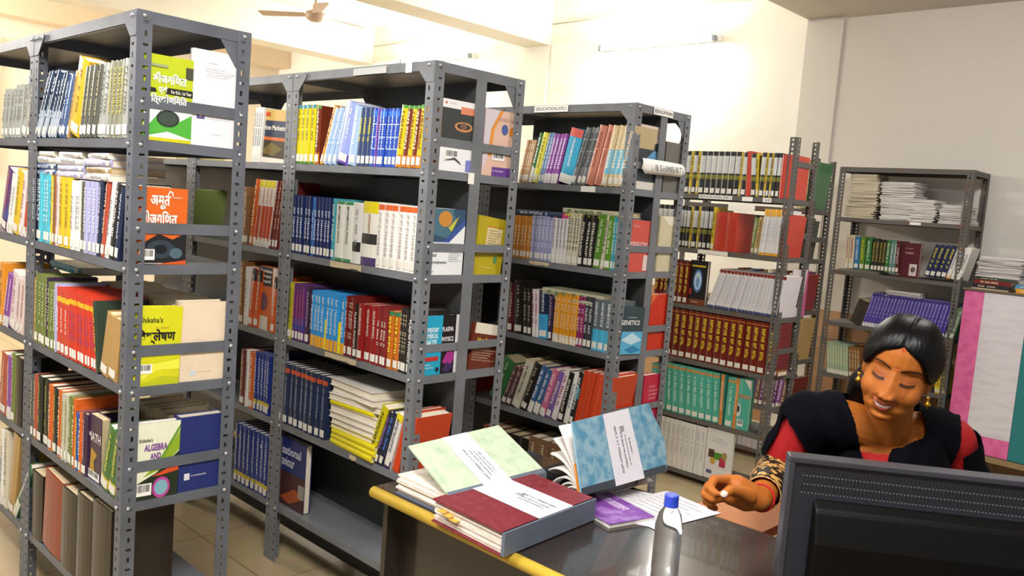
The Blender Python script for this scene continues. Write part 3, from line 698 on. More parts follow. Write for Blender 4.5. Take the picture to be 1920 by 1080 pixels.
# ================================================================== what stands on each shelf
# ---- nearest rack
row('A1', 0, [(60, 87, 4, 134, 24, 'navyw'), (88, 107, 3, 138, 22, 'navyw'), (108, 123, 2, 140, 18, 'blu'), (124, 129, 1, 138, 15, 'tan'), (129, 148, 1, 120, 12.5, 'yelthick'),
    (148, 180, 4, 122, 9, 'dkgrey'), (180, 201, 2, 118, 7, 'silv'), (201, 228, 4, 112, 4, 'olive'), (228, 240, 1, 110, 2, 'silv')], w=.16)
row('A1', 1, [(61, 73, 2, 322, 0, 'navy'), (73, 94, 3, 324, 0, 'cyan'), (94, 98, 1, 327, 0, 'yel'), (98, 103, 1, 327, 0, 'brown'), (103, 110, 1, 330, 0, 'pink'), (110, 132, 2, 332, 0, 'yel'),
    (132, 146, 2, 338, 0, 'white'), (146, 150, 1, 338, 0, 'white'), (150, 157, 1, 340, 0, 'dkgrey'), (157, 180, 3, 340, 0, 'lav'), (180, 188, 1, 338, 3, 'navy'), (188, 196, 1, 333, 6, 'red'),
    (196, 203, 1, 342, 8, 'white'), (203, 214, 1, 346, 9, 'black'), (214, 222, 1, 352, 7, 'navy')], w=.165)
row('A1', 2, [(57, 65, 1, 520, 0, 'tanold'), (65, 86, 3, 516, 0, 'olgreen'), (86, 90, 1, 520, 0, 'dkpur'), (90, 102, 2, 530, 0, 'olgreen'), (102, 106, 1, 532, -2, 'lav'), (106, 131, 3, 540, -3, 'redor'),
    (131, 181, 10, 552, (-4, -7), 'redpl'), (181, 187, 1, 570, -9, 'dkgreen'), (186, 202, 1, 590, 10, 'tanold'), (202, 218, 1, 598, 6, 'tanold')], w=.165)
row('A1', 3, [(57, 63, 1, 702, 0, 'dkgrey'), (63, 69, 1, 703, 0, 'red'), (69, 89, 2, 708, 0, 'blkyel'), (89, 98, 1, 722, 0, 'orange'), (98, 107, 1, 728, 0, 'blkyel'), (107, 115, 1, 732, 0, 'orange'),
    (115, 126, 2, 740, 0, 'greyy'), (126, 135, 2, 745, 0, 'olgreen'), (135, 140, 1, 748, 0, 'orange'), (140, 147, 1, 774, 0, 'mmgt'), (147, 152, 1, 774, 0, 'orange'), (152, 162, 1, 776, 0, 'math')], w=.165)
row('A1', 3, [(186, 202, 1, 800, 12, 'grny'), (202, 217, 1, 810, 8, 'grny')], w=.14)
faced('A1', 3, 163, 187, 780, .03, 'math', [('t', 'MATH', .05, .98, .6, .74, 'd9d4cc', .02), ('p', ((.2, .16), (.3, .5), (.75, .42), (.5, .3), (.6, .12)), 'b08a2a'), ('b', .02, .95, .02, .15)], inset=.012, lab='purple book fronted MATH with barcode on fourth shelf of nearest rack')
row('A1', 4, [(58, 78, 1, 886, 0, 'bound'), (78, 112, 1, 892, 3, 'boundr'), (112, 140, 1, 918, 0, 'bound'), (140, 168, 1, 930, 0, 'bound'), (168, 204, 1, 945, 0, 'bound')], w=.2)
endbook('A1', 0, 270, 360, 106, .022, 'limec', [('r', 0, 1, .0, 1, 'b6c41e'), ('r', .0, 1, .02, .38, 'dfe6e4'), ('p', ((0, .1), (.35, .36), (.6, .2), (1, .34), (1, .05), (.5, .12), (0, .04)), '4fa93a'), ('e', .5, .27, .24, .1, '26342a'), ('e', .5, .27, .2, .08, '3d4a40'), ('r', 0, 1, 0, .04, 'c9c41e'),
    ('r', .84, 1, .76, .9, '4a4a3a'), ('p', ((0, .55), (.25, .57), (.22, .61), (0, .62)), '23241c'), ('p', ((.42, .56), (1, .55), (1, .63), (.46, .63)), '23241c'), ('t', 'For B.Sc. 1st Year', .54, .97, .57, .61, 'f2f2e0'), ('t', 'बीजगिणत', .16, .86, .67, .80, 'f6f6ee', .03), ('t', 'एवं', .28, .46, .54, .65, 'f6f6ee', .03), ('t', 'ित्रकोणिमित', .13, .88, .42, .55, 'f6f6ee', .03), ('r', .12, .46, .86, .89, '9aa37a')],
    'lime green Hindi algebra textbook facing outward on top end of nearest rack')
endbook('A1', 0, 361, 446, 98, .026, 'wcov', [('s', .25, .9, .72, .82, 4, '9a9aa0'), ('s', .3, .6, .86, .88, 1, '8a8a90'), ('r', .1, .27, .28, .36, '5a4a8a'), ('e', .185, .325, .045, .025, 'c9a080'), ('s', .3, .95, .28, .36, 4, '9a9aa0'), ('s', .45, .75, .38, .4, 1, '8a8a90'), ('s', .4, .75, .12, .14, 1, 'a0a0a6')], 'white back cover with portrait stamp beside lime Hindi algebra textbook', x=-.008)
endbook('A1', 1, 262, 350, 352, .02, 'orcov', [('p', ((0, .25), (.4, .4), (.7, .33), (1, .42), (1, 0), (0, 0)), '1d1b20'), ('e', .45, .2, .3, .12, '2f3c46'), ('e', .45, .2, .14, .06, '11161a'), ('e', .78, .15, .14, .07, '4f6470'), ('p', ((.3, 0), (1, .06), (1, 0)), 'c9541f'), ('t', 'अमूत', .2, .62, .72, .90, 'f4efe6', .03), ('p', ((.55, .90), (.6, .97), (.67, .95), (.69, .9), (.66, .9), (.65, .935), (.61, .945), (.575, .9)), 'f4efe6'), ('t', 'बीजगिणत', .02, .78, .52, .70, 'f4efe6', .03), ('r', .18, .55, .47, .5, 'e0c8b0'), ('s', .6, .98, .86, .9, 1, 'f0d0b0'), ('s', .72, .98, .44, .52, 2, 'f0d0b0'), ('b', .0, .32, .06, .2), ('s', 0, .7, .0, .03, 1, 'e9e0d8')],
    'orange Hindi algebra textbook with black foot at end of nearest rack')
endbook('A1', 2, 252, 337, 574, .03, 'ycov', [('p', ((0, .1), (.4, .28), (1, .33), (1, .2), (.5, .2), (0, .02)), 'e8e84a'), ('p', ((0, .0), (.6, .12), (1, .1), (1, 0)), 'b9c01e'), ('t', "Shiksha's", .06, .56, .8, .87, '2a2a1c'), ('t', 'िवश्लेषण', .0, .86, .53, .72, '1f2016', .035), ('t', 'Analysis', .08, .62, .44, .51, 'c9401f', .03), ('s', .4, .85, .72, .75, 1, 'b0702a'), ('b', .0, .38, .16, .28)], "yellow-green Shiksha's Analysis textbook at end of nearest rack", lean=-1.5)
endbook('A1', 2, 340, 424, 566, .052, 'cream', [('s', .35, .85, .1, .12, 1, 'b09a80'), ('r', .22, .34, .07, .14, 'cfd4dc')], 'thick cream book beside the yellow-green Analysis textbook', x=-.01)
endbook('A1', 3, 250, 334, 792, .032, 'wcov', [('r', 0, 1, 0, 1, 'e8ebd2'), ('p', ((0, .2), (.5, .34), (1, .6), (1, 0), (0, 0)), '24301f'), ('p', ((.2, .3), (.6, .5), (1, .88), (1, .62), (.6, .38)), '8fae2c'), ('p', ((.5, .46), (1, .96), (1, .9), (.6, .48)), '6a9a2a'), ('p', ((.4, .3), (.75, .38), (1, .4), (1, .34), (.6, .3)), 'd0502a'), ('e', .62, .14, .2, .14, 'b9459a'), ('e', .62, .14, .15, .1, '7fb0c0'),
    ('t', "Shiksha's", .08, .38, .76, .81, '2a2a1c'), ('t', 'ALGEBRA', .2, .72, .64, .73, '7a3a98', .03), ('t', 'AND', .34, .58, .53, .61, '7a3a98', .03), ('t', 'TRIGONOMETRY', .0, .88, .41, .5, '7a3a98', .03), ('b', .0, .4, .06, .22)], "Shiksha's Algebra and Trigonometry textbook at end of nearest rack", lean=-1)
endbook('A1', 3, 337, 421, 778, .05, 'navycov', [('r', .12, .24, .15, .24, 'd9dbe6'), ('s', .27, .75, .18, .22, 1, 'd9dbe6')], 'thick navy book beside the Algebra and Trigonometry textbook', x=-.01)
# back row of the nearest rack: thick books, spines to the far aisle
def back_row(rk, si, x0, n, t, h, w, dk, jit=.012):
    r = RACK[rk]; z = r['sh'][si] + .0008; D = DES[dk]; where = '%s of %s' % (SN[si], RN[rk])
    for i in range(n):
        hh = round(h + random.uniform(-jit, jit), 3); X = r['x1'] - x0 - i * (t + .001); yb = r['y0'] + r['D'] - .008
        M = Matrix.Translation((X, yb, z)) @ Matrix.Rotation(PI, 4, 'Z')
        place_book(D, t, hh, w, M, 'back row, ' + where, 'back rows of books')
des('backw', 'cream page-edged textbook', 'd9cdb4', None, l=0, old=1)
des('backg', 'grey-covered textbook', '8a8378', None, l=0, old=1)
back_row('A1', 2, .075, 16, .042, .235, .165, 'backw'); back_row('A1', 3, .075, 7, .042, .225, .16, 'backw'); back_row('A1', 0, .05, 8, .03, .235, .16, 'backg')
back_row('A1', 1, .5, 3, .04, .2, .15, 'backg')
# flat stacks on the second shelf of the nearest rack
zt = 1.385 + .238
for (p0, p1, seq, rot) in ((63, 106, ('blu', 'blu', 'white', 'flatw'), 0), (108, 156, ('lav', 'lav', 'white', 'white'), 2), (158, 214, ('white', 'tan', 'lav', 'white'), -3)):
    zz = zt + .002
    for j, dk in enumerate(seq):
        th = (.022, .02, .024, .018)[j]; flat('A1', 1, p0 + (j * 3 % 5), p1 - (j * 5 % 4), zz, th, .17, dk, rot=rot + (j % 3 - 1) * 2); zz += th + .001
# flat cyan books lying at the back of the third shelf, seen under the second
flat('A1', 2, 95, 150, 1.009 + .24, .03, .16, 'cyan', inset=.17)
# ---- rack adjoining on the far side
row('A2', 0, [(2, 22, 3, 166, 9, 'silv'), (22, 40, 3, 158, 8, 'silv'), (40, 50, 1, 152, 11, 'silv'), (50, 57, 1, 158, 10, 'brown')], w=.16)
row('A2', 1, [(0, 12, 1, 322, 14, 'purm'), (12, 22, 2, 322, 12, 'white'), (22, 34, 1, 324, 10, 'yel'), (34, 42, 1, 330, 10, 'wpk'), (42, 52, 2, 335, 8, 'rwh')], w=.165)
row('A2', 2, [(-2, 6, 1, 492, 0, 'orph'), (6, 16, 2, 508, 12, 'purw'), (16, 30, 1, 512, 8, 'wpk'), (30, 44, 2, 520, 6, 'pink')], w=.165)
row('A2', 3, [(-2, 12, 1, 664, 4, 'red'), (12, 20, 1, 668, 0, 'purw'), (20, 28, 1, 664, 0, 'olgreen'), (28, 40, 1, 670, 0, 'bound')], w=.165)
row('A2', 4, [(0, 6, 1, 806, 0, 'white'), (6, 14, 1, 808, 0, 'crm2'), (14, 26, 1, 812, 8, 'tanold'), (22, 30, 1, 858, 28, 'grw')], w=.165)
# ---- rack behind the desk
row('B1', 0, [(546, 588, 5, 197, 0, 'yphys'), (589, 598, 1, 198, 0, 'brn'), (599, 604, 1, 200, 14, 'orph'), (604, 628, 3, 200, 13, 'lblu'), (629, 651, 1, 197, 10, 'purlb'), (651, 666, 1, 200, 5, 'lblu'),
    (667, 692, 3, 201, 2, 'navyel'), (692, 700, 1, 203, 2, 'strp'), (700, 704, 1, 203, 2, 'magen'), (704, 740, 5, 203, 2, 'strp'), (740, 752, 1, 198, 4, 'ybr'), (752, 761, 1, 199, 4, 'brn'), (761, 769, 1, 199, 4, 'ybr'), (769, 778, 1, 199, 4, 'brn'), (778, 788, 1, 197, 3, 'ybr'), (788, 795, 1, 197, 3, 'orph')], w=.17)
row('B1', 1, [(540, 582, 6, 366, 0, 'npb'), (582, 587, 1, 370, 0, 'npl'), (587, 619, 5, 371, 0, 'npb'), (619, 626, 1, 372, 0, 'teal2'), (627, 658, 2, 378, 0, 'mathph'), (658, 674, 1, 382, 0, 'whblk'), (675, 704, 1, 378, 0, 'yeltop'), (704, 780, 6, 384, 0, 'wor')], w=.17)
row('B1', 2, [(538, 547, 1, 530, 0, 'ygr'), (547, 570, 4, 533, 0, 'purm'), (570, 579, 1, 538, 0, 'dkpur'), (579, 606, 4, 547, 0, 'sky'), (606, 610, 1, 600, 0, 'skyy', {'in': -.001}), (610, 631, 3, 552, 0, 'sky'), (631, 636, 1, 605, 0, 'skyy'), (636, 644, 1, 558, 0, 'sky'), (644, 660, 3, 556, 0, 'dkred'), (660, 668, 1, 570, 0, 'plas'),
    (668, 704, 3, 572, 0, 'nuc'), (704, 723, 3, 575, 0, 'maro'), (723, 744, 2, 585, 0, 'orbr'), (744, 760, 3, 578, 0, 'blkold'), (760, 770, 1, 582, 0, 'plas')], w=.17)
row('B1', 3, [(516, 607, 9, 692, 0, 'blkor')], w=.18)
row('B1', 3, [(684, 697, 1, 757, 15, 'ylean'), (700, 707, 1, 766, 14, 'nebl'), (708, 716, 1, 768, 13, 'blk2'), (718, 730, 1, 771, 12, 'ywh'), (734, 746, 1, 790, 10, 'orred')], w=.17)
zz = .6355
for j in range(11):
    th = (.023, .02, .023, .02, .022, .024, .03, .018, .026, .024, .028)[j]
    flat('B1', 3, 617 + (j * 7 % 5), 702 + (j * 5 % 7) - (6 if j == 7 else 0), zz, th, .2, 'flaty' if j in (0, 1, 2, 3, 7) else 'flatw', rot=(j * 37 % 9) - 4, inset=.002, page=(j not in (0, 1, 2, 7))); zz += th + .0008
faced('B1', 4, 524, 568, 826, .03, 'navycov', [('r', 0, 1, .55, 1, '26306a'), ('t', 'sational', .02, .8, .75, .88, 'e0e0ea'), ('t', 'aviour', .02, .55, .58, .72, 'e0e0ea'), ('r', 0, 1, 0, .5, '4a2a2a'), ('p', ((0, .1), (.6, .3), (1, .22), (.4, .05)), 'a8502a'), ('r', .75, 1, .2, .4, '9a968c')], inset=.03, lab='navy organisational behaviour book low on the rack behind the desk')
endbook('B1', 0, 826, 893, 190, .02, 'sat', [('r', 0, 1, 0, .42, 'f2f1f4'), ('r', 0, 1, .42, .9, '3a3d3c'), ('r', 0, 1, .88, 1, 'f0efee'), ('r', .5, 1, .82, .92, 'e08a68'), ('e', .6, .64, .25, .07, 'd0905a'), ('e', .6, .645, .19, .045, '2e3130'), ('e', .6, .65, .1, .05, '7a5a48'), ('t', 'PHYSICS', .33, .76, .35, .395, '4a4a50'), ('b', .12, .5, .17, .3), ('r', .72, .98, .02, .18, '7f86cf'), ('p', ((.1, .14), (.4, .17), (.6, .1), (.55, .14), (.4, .2)), '4a4a52'), ('e', .08, .95, .03, .015, 'd07a3a'), ('s', .18, .45, .94, .96, 1, 'a0a0a0')],
    'white and black physics textbook with ringed planet on rack end behind desk')
endbook('B1', 0, 908, 968, 208, .03, 'pinkc', [('r', 0, 1, 0, 1, 'e5bda8'), ('p', ((0, 0), (.15, .3), (.2, .7), (.45, 1), (0, 1)), 'd8cfd6'), ('p', ((.15, .3), (.2, .7), (.45, 1), (.55, 1), (.3, .7), (.25, .3)), 'e8963a'), ('r', .3, 1, 0, .14, '6a3f94'), ('e', .62, .72, .1, .08, '4a5f9a'), ('e', .86, .7, .1, .07, 'e0882a'), ('s', .4, .95, .84, .9, 3, 'a07a70'), ('b', .28, .66, .24, .36), ('s', .3, .8, .06, .1, 1, 'f0e0f0')],
    'pink and orange textbook on the rack end beside ringed planet cover', x=-.012)
endbook('B1', 1, 806, 869, 392, .022, 'blu', [('r', 0, 1, 0, 1, 'eef0f2'), ('r', 0, 1, .5, 1, '33506a'), ('p', ((0, .62), (.5, .55), (.75, .8), (.6, 1), (0, 1)), '4a7080'), ('e', .4, .85, .2, .12, 'c98a3a'), ('p', ((.5, .72), (.8, .9), (.6, .66)), 'c9c43a'), ('p', ((0, .5), (.4, .52), (1, .88), (1, .76), (.55, .5)), '3f569c'), ('p', ((.55, .5), (1, .76), (1, .4), (.5, .4)), 'eef0f2'), ('t', 'statistical', -.1, .2, .28, .33, '4a4a50'), ('t', 'thermodynamics', .0, .5, .16, .22, '4a4a50'), ('s', .55, .95, .2, .38, 6, '9aa0a6'), ('e', .32, .39, .06, .035, '8a6a4a'), ('s', 0, .2, .04, .07, 1, '5a5a60')],
    'blue and white thermodynamics textbook on second rack end behind desk')
endbook('B1', 1, 894, 946, 404, .02, 'olc', [('r', .3, .85, .5, .86, 'e0cd9a'), ('s', .36, .8, .54, .8, 6, '6a5a20'), ('e', .72, .3, .06, .08, '4a8a5a'), ('s', .2, .8, .13, .16, 1, 'efe6b0'), ('r', .3, .85, .83, .86, 'c08a1c')], 'olive yellow textbook tilted at the second rack end behind desk', lean=-6, x=-.02)
endbook('B1', 2, 793, 827, 592, .035, 'cyc', [('t', 'ELEMENTARY', 0, .8, .72, .8, 'f2fbfc', .02), ('t', 'NUMERICAL', 0, .78, .62, .7, 'f2fbfc', .02), ('t', 'ANALYSIS', .02, .72, .5, .6, 'f2fbfc', .02), ('r', 0, .85, .24, .31, 'c9302a'), ('s', .1, .6, .1, .2, 2, 'e0f4f8'), ('e', .82, .09, .1, .04, '12242a')], 'bright cyan Elementary Numerical Analysis textbook at rack end behind desk', x=-.004)
endbook('B1', 2, 828, 858, 590, .03, 'blc', [('t', 'PLASMA', 0, .7, .72, .8, 'f2f0f2', .02), ('t', 'PHYSICS', 0, .72, .55, .63, 'f2f0f2', .02), ('p', ((.1, .2), (.5, .45), (.9, .3), (.6, .1)), 'a8308a'), ('p', ((.1, .05), (.4, .2), (.8, .12), (.5, .02)), '3a2a5c'), ('r', .82, 1, 0, 1, 'e9e4e6')], 'black Plasma Physics textbook with magenta streaks at rack end', x=-.008)
endbook('B1', 2, 884, 932, 602, .03, 'brc', [('r', 0, 1, .78, 1, 'e9dfcc'), ('t', 'Handbook', .15, .85, .6, .7, 'e6c93a', .02), ('s', .05, .95, .2, .52, 6, 'cfae98')], 'brown handbook with yellow title drooping at rack end behind desk', lean=-9, x=-.016)
endbook('B1', 3, 782, 846, 768, .03, 'orred', [('p', ((.7, .7), (1, 1), (1, .55)), 'd86a3a')], 'orange-red bound volume low at rack end behind the mint ledger', x=-.05)
row('B1', 3, [(749, 765, 1, 778, 6, 'orred')], w=.17, inset=.02)
# ---- marketing rack and beyond
row('B2', 0, [(470, 486, 4, 201, 4, 'wthin')], w=.17)
faced('B2', 0, 480, 534, 203, .03, 'wcov', [('r', 0, 1, .8, 1, 'c9a45a'), ('r', 0, 1, .5, .8, '26304a'), ('t', 'Services Marketing', .04, 1.0, .6, .72, 'e6e0cc', .02), ('r', 0, 1, .44, .5, 'c9642a'), ('r', 0, 1, .12, .44, '3a2f1c'), ('p', ((.1, .2), (.5, .4), (.9, .3), (.6, .16)), '6a5a24'), ('r', 0, 1, 0, .12, 'd9d2c4'), ('r', .05, .4, .88, .95, 'c94a2a'), ('r', 0, 1, 0, .02, 'a8323a')], inset=.02, tilt=3, lab='Services Marketing textbook with night-city cover facing the aisle')
row('B2', 1, [(452, 466, 1, 350, 0, 'brown'), (467, 473, 1, 336, 5, 'orange'), (474, 503, 4, 337, 6, 'rwh'), (504, 520, 3, 338, 7, 'dkr2')], w=.17)
row('B2', 2, [(446, 456, 1, 490, 0, 'brown'), (456, 463, 1, 500, 0, 'white'), (463, 482, 2, 503, 4, 'oblk')], w=.17)
faced('B2', 2, 482, 506, 500, .03, 'orange', [('r', 0, 1, .7, 1, '171518'), ('t', 'Quantitative', .08, .98, .9, .96, 'f4f2ee', .02), ('t', 'Techniques', .08, .9, .82, .88, 'f4f2ee', .02), ('t', 'Managerial', .08, .9, .74, .8, 'f4f2ee', .02), ('e', .4, .45, .3, .14, '6a3a5a'), ('r', 0, .8, .0, .22, 'd9cfc0')], inset=.015, lab='black and orange Quantitative Techniques textbook facing the aisle')
row('B2', 2, [(506, 514, 1, 520, 3, 'oblk')], w=.17)
row('B2', 3, [(448, 458, 1, 655, 0, 'dkr2'), (458, 464, 1, 657, 0, 'white'), (464, 474, 1, 660, 0, 'orange'), (474, 503, 5, 664, 0, 'navb')], w=.17)
row('B2', 4, [(438, 500, 8, 806, 0, 'navb')], w=.17)
flat('B2', 4, 440, 496, .262 + .205, .03, .17, 'tan', rot=2)
row('B3', 1, [(345, 362, 2, 352, 8, 'mix1'), (365, 406, 6, 345, 0, 'yphys'), (406, 420, 1, 350, 0, 'wpk'), (420, 436, 3, 350, 0, 'yphys'), (437, 446, 1, 350, 0, 'orange')], w=.17)
row('B3', 2, [(352, 436, 13, 470, 0, 'rede')], w=.17)
row('B3', 0, [(330, 440, 8, 190, 0, 'mix5')], w=.17)
row('B3', 3, [(300, 430, 9, 620, 2, 'mix2')], w=.17)
# ---- EDUCATION rack
row('C1', 0, [(972, 990, 4, 262, 8, 'tano'), (990, 997, 1, 250, 9, 'grw'), (997, 1007, 1, 250, 9, 'yel2'), (1007, 1017, 2, 248, 9, 'bgr'), (1017, 1044, 4, 250, 9, 'purw'), (1045, 1070, 1, 245, 9, 'micro'), (1070, 1096, 3, 238, 11, 'gbl'), (1096, 1126, 2, 233, 9, 'terra'), (1126, 1168, 4, 234, 7, 'lbt')], w=.165)
row('C1', 1, [(955, 993, 6, 404, 0, 'oran2'), (993, 1032, 6, 405, 0, 'lav2'), (1032, 1059, 4, 400, 0, 'wmag'), (1059, 1081, 4, 400, 1, 'crm2'), (1082, 1110, 3, 403, 2, 'blw'), (1110, 1124, 1, 402, 3, 'grn2'), (1124, 1130, 1, 404, 3, 'crm2'), (1130, 1143, 1, 405, 1, 'grn2'), (1143, 1153, 2, 408, 0, 'teal2')], w=.165)
flat('C1', 1, 968, 1056, 1.396 + .212, .026, .16, 'navyflat', rot=-3); flat('C1', 1, 1060, 1158, 1.396 + .222, .014, .16, 'yel2', rot=2); flat('C1', 1, 1056, 1160, 1.396 + .238, .024, .17, 'grnflat', rot=1)
row('C1', 2, [(950, 960, 1, 530, 0, 'mar3'), (963, 980, 1, 526, -3, 'blkold'), (981, 997, 2, 540, -4, 'blkold'), (997, 1009, 2, 543, -4, 'wpk'), (1009, 1027, 1, 545, -3, 'gen'), (1027, 1034, 1, 548, -2, 'dkpur'), (1034, 1078, 7, 550, 0, 'ora3'), (1078, 1090, 2, 556, 0, 'mag2'), (1090, 1107, 2, 557, 0, 'dkg2'), (1107, 1142, 3, 563, 0, 'geng')], w=.165)
flat('C1', 2, 1006, 1112, 1.026 + .2, .016, .16, 'grnflat', rot=-2); flat('C1', 2, 1018, 1128, 1.026 + .218, .03, .16, 'grnflat', rot=3)
row('C1', 3, [(913, 936, 1, 672, 16, 'grlean'), (937, 956, 2, 680, 15, 'purbr'), (957, 972, 1, 674, 13, 'tatter'), (973, 986, 1, 678, 13, 'blkold'), (987, 996, 1, 682, 13, 'bluw'), (997, 1008, 1, 690, 13, 'bluw'), (1009, 1020, 1, 690, 12, 'pinkt'), (1021, 1031, 1, 694, 12, 'purp3'), (1032, 1042, 1, 692, 11, 'wpk'), (1043, 1054, 1, 696, 9, 'blw'), (1055, 1064, 1, 696, 8, 'white'), (1064, 1073, 1, 696, 7, 'tealblk'), (1074, 1130, 5, 697, 6, 'orred')], w=.175)
row('C1', 4, [(900, 930, 2, 800, 0, 'boundr'), (930, 985, 3, 815, 0, 'bound'), (985, 1040, 3, 825, 0, 'mix2')], w=.17)
row('C2', 0, [(905, 965, 6, 300, 3, 'mix5')], w=.165)
row('C2', 1, [(900, 955, 5, 378, 0, 'mag2')], w=.165)
row('C2', 2, [(884, 905, 2, 528, 0, 'blkold'), (905, 942, 3, 530, 0, 'rede')], w=.165)
row('C2', 3, [(872, 905, 3, 690, 2, 'rede')], w=.165)
endbook('C1', 0, 1196, 1236, 236, .02, 'dkend', [('r', 0, 1, .74, 1, 'd9c6bc'), ('s', .1, .8, .77, .8, 1, '8a7a78'), ('p', ((.3, .45), (.7, .62), (1, .6), (.8, .44)), '5f9ac0'), ('r', 0, 1, 0, .12, 'd9d4cc')], 'dark textbook behind the B.Sc paper tag on EDUCATION rack end', x=-.01)
endbook('C1', 0, 1248, 1279, 268, .04, 'greycov', [], 'grey bound volume on top end of EDUCATION rack', x=-.012)
endbook('C1', 1, 1180, 1218, 412, .02, 'redend', [('t', 'INTRODUCTORY', 0, .85, .5, .58, 'f4e0da', .015), ('t', 'MYCOLOGY', .06, .86, .4, .48, 'f4e0da', .02), ('r', .7, .95, .04, .34, 'e6d0cc'), ('s', .05, .4, .85, .9, 2, 'f0d4cc')], 'coral red Introductory Mycology textbook on EDUCATION rack end', lean=-2)
endbook('C1', 1, 1236, 1266, 406, .04, 'creamw', [('p', ((.1, 1), (.5, .85), (1, .82), (1, 1)), 'e6dfc8')], 'worn cream volume beside the Mycology textbook', x=-.012)
endbook('C1', 2, 1162, 1201, 574, .022, 'genend', [('r', 0, 1, 0, .48, '5fb4dc'), ('p', ((0, .3), (.5, .46), (1, .3), (.5, .2)), 'c4e4f2'), ('p', ((.2, .1), (.6, .18), (1, .08), (.5, .02)), '2f86bc'), ('s', .2, .8, .76, .8, 1, 'd9e4e8'), ('t', 'GENETICS', -.1, .8, .62, .72, 'eef2f2', .02)], 'grey and blue Genetics textbook flared at EDUCATION rack end', lean=-3, x=.002)
endbook('C1', 2, 1218, 1256, 552, .04, 'redend', [('r', 0, 1, 0, 1, 'c9341c'), ('p', ((0, 1), (.3, 1), (0, .8)), 'd86a3a')], 'orange-red volume at third end of EDUCATION rack', x=-.012)
endbook('C1', 3, 1153, 1194, 700, .04, 'redend', [('r', 0, 1, 0, 1, 'c9341c'), ('p', ((.7, 1), (1, 1), (1, .7)), 'd86a3a')], 'orange-red volume behind the blue ledger on EDUCATION rack', x=-.01)
endbook('C1', 3, 1206, 1236, 702, .035, 'pinkr', [('s', .3, .9, .5, .8, 4, 'e9a0b0')], 'crimson-pink textbook at fourth end of EDUCATION rack', x=-.012)
# the paper tag tied across the end of the EDUCATION rack
def paper_tag():
    r = RACK['C1']; x = r['x1'] + .006; n = 14; z0 = zat(330, x, r['y0'] + .2); y0 = r['y0'] + ry('C1', 1203, 1.9); y1 = r['y0'] + ry('C1', 1280, 1.85)
    v = []; f = []
    for i in range(n + 1):
        a = i / n; y = y0 + (y1 - y0) * a; bow = .012 * math.sin(PI * a)
        zc = zat(296 + 14 * a + (4 if i == n else 0), x, y); zl = zat(325 + 8 * a - (10 if i == 0 else 0) - (5 if i == n else 0), x, y)
        for j in range(4):
            c = j / 3; v.append((x + bow + .006 * math.sin(PI * c), y, zl + (zc - zl) * c))
    for i in range(n):
        for j in range(3): f.append((4 * i + j, 4 * (i + 1) + j, 4 * (i + 1) + j + 1, 4 * i + j + 1))
    o = obj('paper_tag', mesh('paper_tag', v, f, m_paper, True)); md = o.modifiers.new('solid', 'SOLIDIFY'); md.thickness = .0008
    raw = text_raw('B.Sc(MB/BT)', .0)
    ya, yb = y0 + .2 * (y1 - y0), y0 + .86 * (y1 - y0); za = zat(323, x, ya)
    yd = Vector((0, yb - ya, zat(329, x, yb) - za)); vv, ff = put_text(raw, (x + .026, ya, za), tuple(yd.normalized()), (0, 0, 1), yd.length, .034)
    obj('tag_lettering', mesh('tag_lettering', vv, ff, mat('55565a', .8, noise=0)), o)
    tag(o, 'curled white paper tag reading B.Sc(MB/BT) tied to EDUCATION rack end', 'paper tag')
paper_tag()
# ---- worn open rack
def lean_of(a, b): return (a, b)
row('D1', 0, [(1222, 1290, 7, 283, 0, 'bwy'), (1290, 1295, 1, 283, 0, 'ystr'), (1295, 1303, 1, 283, 0, 'bwy'), (1303, 1308, 1, 283, 0, 'ystr'), (1308, 1383, 7, 284, 0, 'bwy'), (1383, 1387, 1, 286, 0, 'ystr'), (1387, 1397, 1, 286, 0, 'bwy'), (1397, 1407, 1, 284, -4, 'rblk'), (1407, 1416, 1, 288, -4, 'bwy'), (1416, 1421, 1, 288, -4, 'ystr'), (1421, 1430, 1, 286, 0, 'bwy'), (1430, 1434, 1, 287, 0, 'ystr'), (1434, 1440, 1, 287, 0, 'bwy'), (1440, 1444, 1, 287, 0, 'ystr'), (1444, 1459, 2, 287, 0, 'bwy'), (1459, 1482, 2, 290, 0, 'rblk')], w=.2)
row('D1', 1, [(1220, 1277, 6, 384, 0, 'bwy'), (1277, 1290, 2, 387, 0, 'bwy'), (1290, 1294, 1, 387, 0, 'ystr'), (1294, 1304, 1, 387, 0, 'bwy'), (1304, 1308, 1, 387, 0, 'ystr'), (1308, 1331, 3, 388, 0, 'bwy'), (1331, 1337, 1, 388, 0, 'ystr'), (1337, 1377, 2, 398, 0, 'rblk'), (1421, 1460, 4, 392, 3, 'wo2'), (1460, 1474, 1, 404, 3, 'rblk')], w=.2)
row('D1', 2, [(1225, 1287, 7, 488, 0, 'myel'), (1323, 1464, 18, 509, (15, 6), 'wmar')], w=.2)
faced('D1', 2, 1288, 1320, 489, .03, 'bcov', [('r', 0, 1, 0, .14, '7a3a20'), ('e', .5, .55, .26, .26, '4a7fc0'), ('e', .5, .55, .2, .2, 'c9dcee'), ('e', .5, .52, .12, .12, '7aa4d4'), ('r', .1, .9, .86, .9, 'c9b22a'), ('s', .2, .8, .05, .1, 1, 'e0d0b0'), ('e', .12, .3, .08, .08, 'b8301f')], inset=.015, lab='black reference book with blue globe beside slanting white journals')
row('D1', 3, [(1222, 1453, 17, 589, 0, 'myel')], w=.2)
row('D1', 4, [(1218, 1248, 2, 684, -3, 'teal'), (1248, 1347, 8, 690, -4, 'teal'), (1347, 1353, 1, 703, -2, 'tealor'), (1357, 1372, 1, 708, 0, 'teal'), (1372, 1378, 1, 710, 0, 'tealor')], w=.2)
